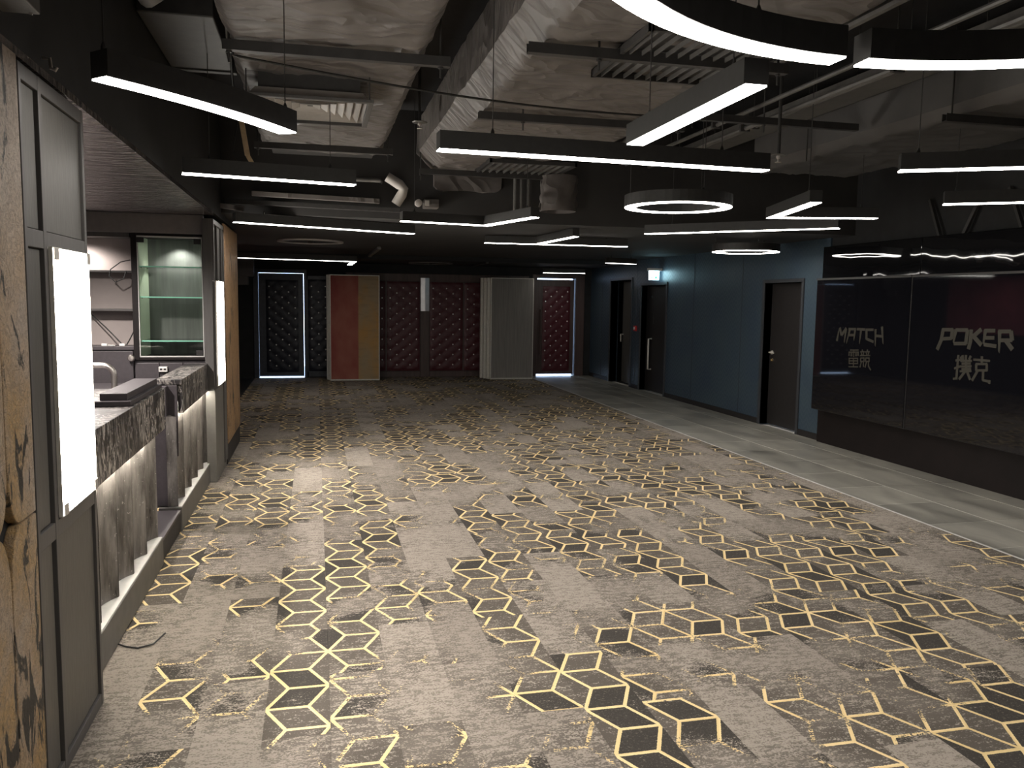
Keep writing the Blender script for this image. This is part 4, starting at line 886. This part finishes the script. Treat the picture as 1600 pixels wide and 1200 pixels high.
# ------------------------------------------------------------------ suspended lights
def cab(parent, pts, zt, z):
    for x, y in pts:
        if zt > 3.0 and y < 8.15 and (-0.5 < x < 0.62 or 0.9 < x < 2.48 or 4.0 < x < 5.2): zt = 2.81
        zt -= 0.002
        MB().tube([(x, y, z), (x, y, zt)], 0.0025, 6).lathe((x, y, z), [(0.009, 0), (0.009, 0.015), (0.004, 0.03)], 8).build('suspension_cable', 'chrome' if zt - z < 0.3 else 'steel', parent)
def line_light(label, pts, z, zt=ZS, w=0.088, h=0.088, group='straight linear lights', mat='led', cables=True):
    """mitred run of black housing with a luminous underside"""
    P = [Vector((x, y, 0)) for x, y in pts]
    t = thing('linear_light', label, 'light', (*pts[0], z), group)
    def offs(i, d):
        def nrm(a, b): q = (b - a).normalized(); return Vector((-q.y, q.x, 0))
        if i == 0: return P[0] + nrm(P[0], P[1]) * d
        if i == len(P) - 1: return P[-1] + nrm(P[-2], P[-1]) * d
        n1, n2 = nrm(P[i - 1], P[i]), nrm(P[i], P[i + 1]); m_ = (n1 + n2).normalized()
        return P[i] + m_ * (d / max(0.25, m_.dot(n1)))
    def run(z0, z1, wd):
        L_ = [offs(i, wd / 2) for i in range(len(P))]; R_ = [offs(i, -wd / 2) for i in range(len(P))]
        vs, fs = [], []
        for a, b in zip(L_, R_): vs += [(a.x, a.y, z0), (b.x, b.y, z0), (b.x, b.y, z1), (a.x, a.y, z1)]
        for i in range(len(P) - 1):
            for k in range(4): fs.append((i * 4 + k, i * 4 + (k + 1) % 4, i * 4 + 4 + (k + 1) % 4, i * 4 + 4 + k))
        fs += [(3, 2, 1, 0), tuple(len(P) * 4 - 4 + k for k in range(4))]
        return MB().add(vs, fs)
    run(z + 0.004, z + h, w).build('housing', 'housing', t)
    run(z, z + 0.006, w - 0.010).build('diffuser', mat, t)
    if cables:
        a, b = P[0], P[-1]
        c0 = P[0].lerp(P[1], 0.15); c1 = P[-1].lerp(P[-2], 0.15)
        cab(t, [(c0.x, c0.y), (c1.x, c1.y)], zt, z + h)
    return t
def arc_pts(a, b, sag, n=8):
    a = Vector((*a, 0)); b = Vector((*b, 0)); q = (b - a); nn = Vector((q.y, -q.x, 0)).normalized()
    return [tuple((a + q * (i / n) + nn * sag * 4 * (i / n) * (1 - i / n))[:2]) for i in range(n + 1)]
LC = 2.37
line_light('slightly curved light nearest the left wall panel', arc_pts((-0.650, 2.905), (-0.105, 3.625), 0.035), 2.27, group='curved linear lights')
line_light('straight light over the bar, below the left duct', [(-0.72, 5.05), (0.237, 5.22)], 2.28)
line_light('straight light under the soffit edge, above the dim ceiling ring', [(-0.71, 8.02), (0.987, 8.72)], 2.27, LC)
line_light('far left light with a short elbow, near the blue tufted door', [(-1.13, 13.25), (0.60, 13.58), (0.585, 15.0)], 2.18, LC, mat='ledlow', group='bent linear lights')
line_light('light bent to the right below the end of the middle duct', [(0.763, 7.67), (1.575, 7.835), (1.812, 6.90)], 2.30, group='bent linear lights')
line_light('straight light under the low ceiling, with a short light crossing it', [(1.95, 9.74), (3.70, 9.67)], 2.27, LC, w=0.075)
line_light('short light pointing at the viewer above the crossed straight light', [(2.585, 9.62), (2.655, 8.42)], 2.272, LC, w=0.075)
line_light('long straight light across the middle of the hall', [(0.57, 3.99), (2.33, 4.08)], 2.30)
line_light('short straight light pointing along the hall, meeting the long one', [(1.404, 3.60), (1.395, 2.525)], 2.302)
line_light('V shaped light left of the screens', [(3.37, 5.21), (3.638, 6.225), (4.43, 5.99)], 2.30, group='bent linear lights')
line_light('slanting straight light between the two ring lights', [(3.18, 7.80), (4.49, 6.57)], 2.27)
line_light('straight light at the right edge, higher of two', [(2.98, 3.865), (3.49, 3.585), (4.3, 3.15)], 2.30)
line_light('straight light at the right edge, lower of two, over the screens', [(4.23, 5.01), (4.64, 4.74), (5.4, 4.25)], 2.30)
line_light('short far light by the oxblood door', [(4.48, 16.35), (5.31, 16.2)], 2.165, 2.30, mat='ledlow')
line_light('short far light before the exit sign', [(4.42, 12.4), (4.95, 12.55)], 2.20, LC, mat='ledlow', w=0.075)
def ring_light(label, x, y, z, r, zt, a0=0.0, a1=2 * PI, seg=48, w=0.088, h=0.088, group='ring lights', name='ring_light'):
    t = thing(name, label, 'light', (x, y, z), group)
    MB().ringseg((x, y, z), r - w, r, 0.004, h, a0, a1, seg).build('housing', 'housing', t)
    MB().ringseg((x, y, z), r - w + 0.005, r - 0.005, 0.0, 0.006, a0, a1, seg).build('diffuser', 'led', t)
    full = abs(a1 - a0 - 2 * PI) < 1e-6
    for k in range(3):
        a = a0 + (a1 - a0) * ((k + 0.3) / 3)
        cab(t, [(x + (r - w / 2) * math.cos(a), y + (r - w / 2) * math.sin(a))], zt, z + h)
    return t
ring_light('larger looking ring light right of the middle duct', 2.62, 5.82, 2.30, 0.395, ZS)
ring_light('small ring light in front of the teal wall', 4.90, 8.95, 2.20, 0.385, LC)
RC, RR = (1.49, 1.09), 1.16
ring_light('big arc light at the top, bending down from the middle duct', *RC, 2.30, RR, ZS, math.radians(90.8), math.radians(236), 36, group='halves of the big ring light', name='arc_light')
ring_light('big arc light at the upper right corner', *RC, 2.30, RR, ZS, math.radians(-56), math.radians(86.8), 36, group='halves of the big ring light', name='arc_light')
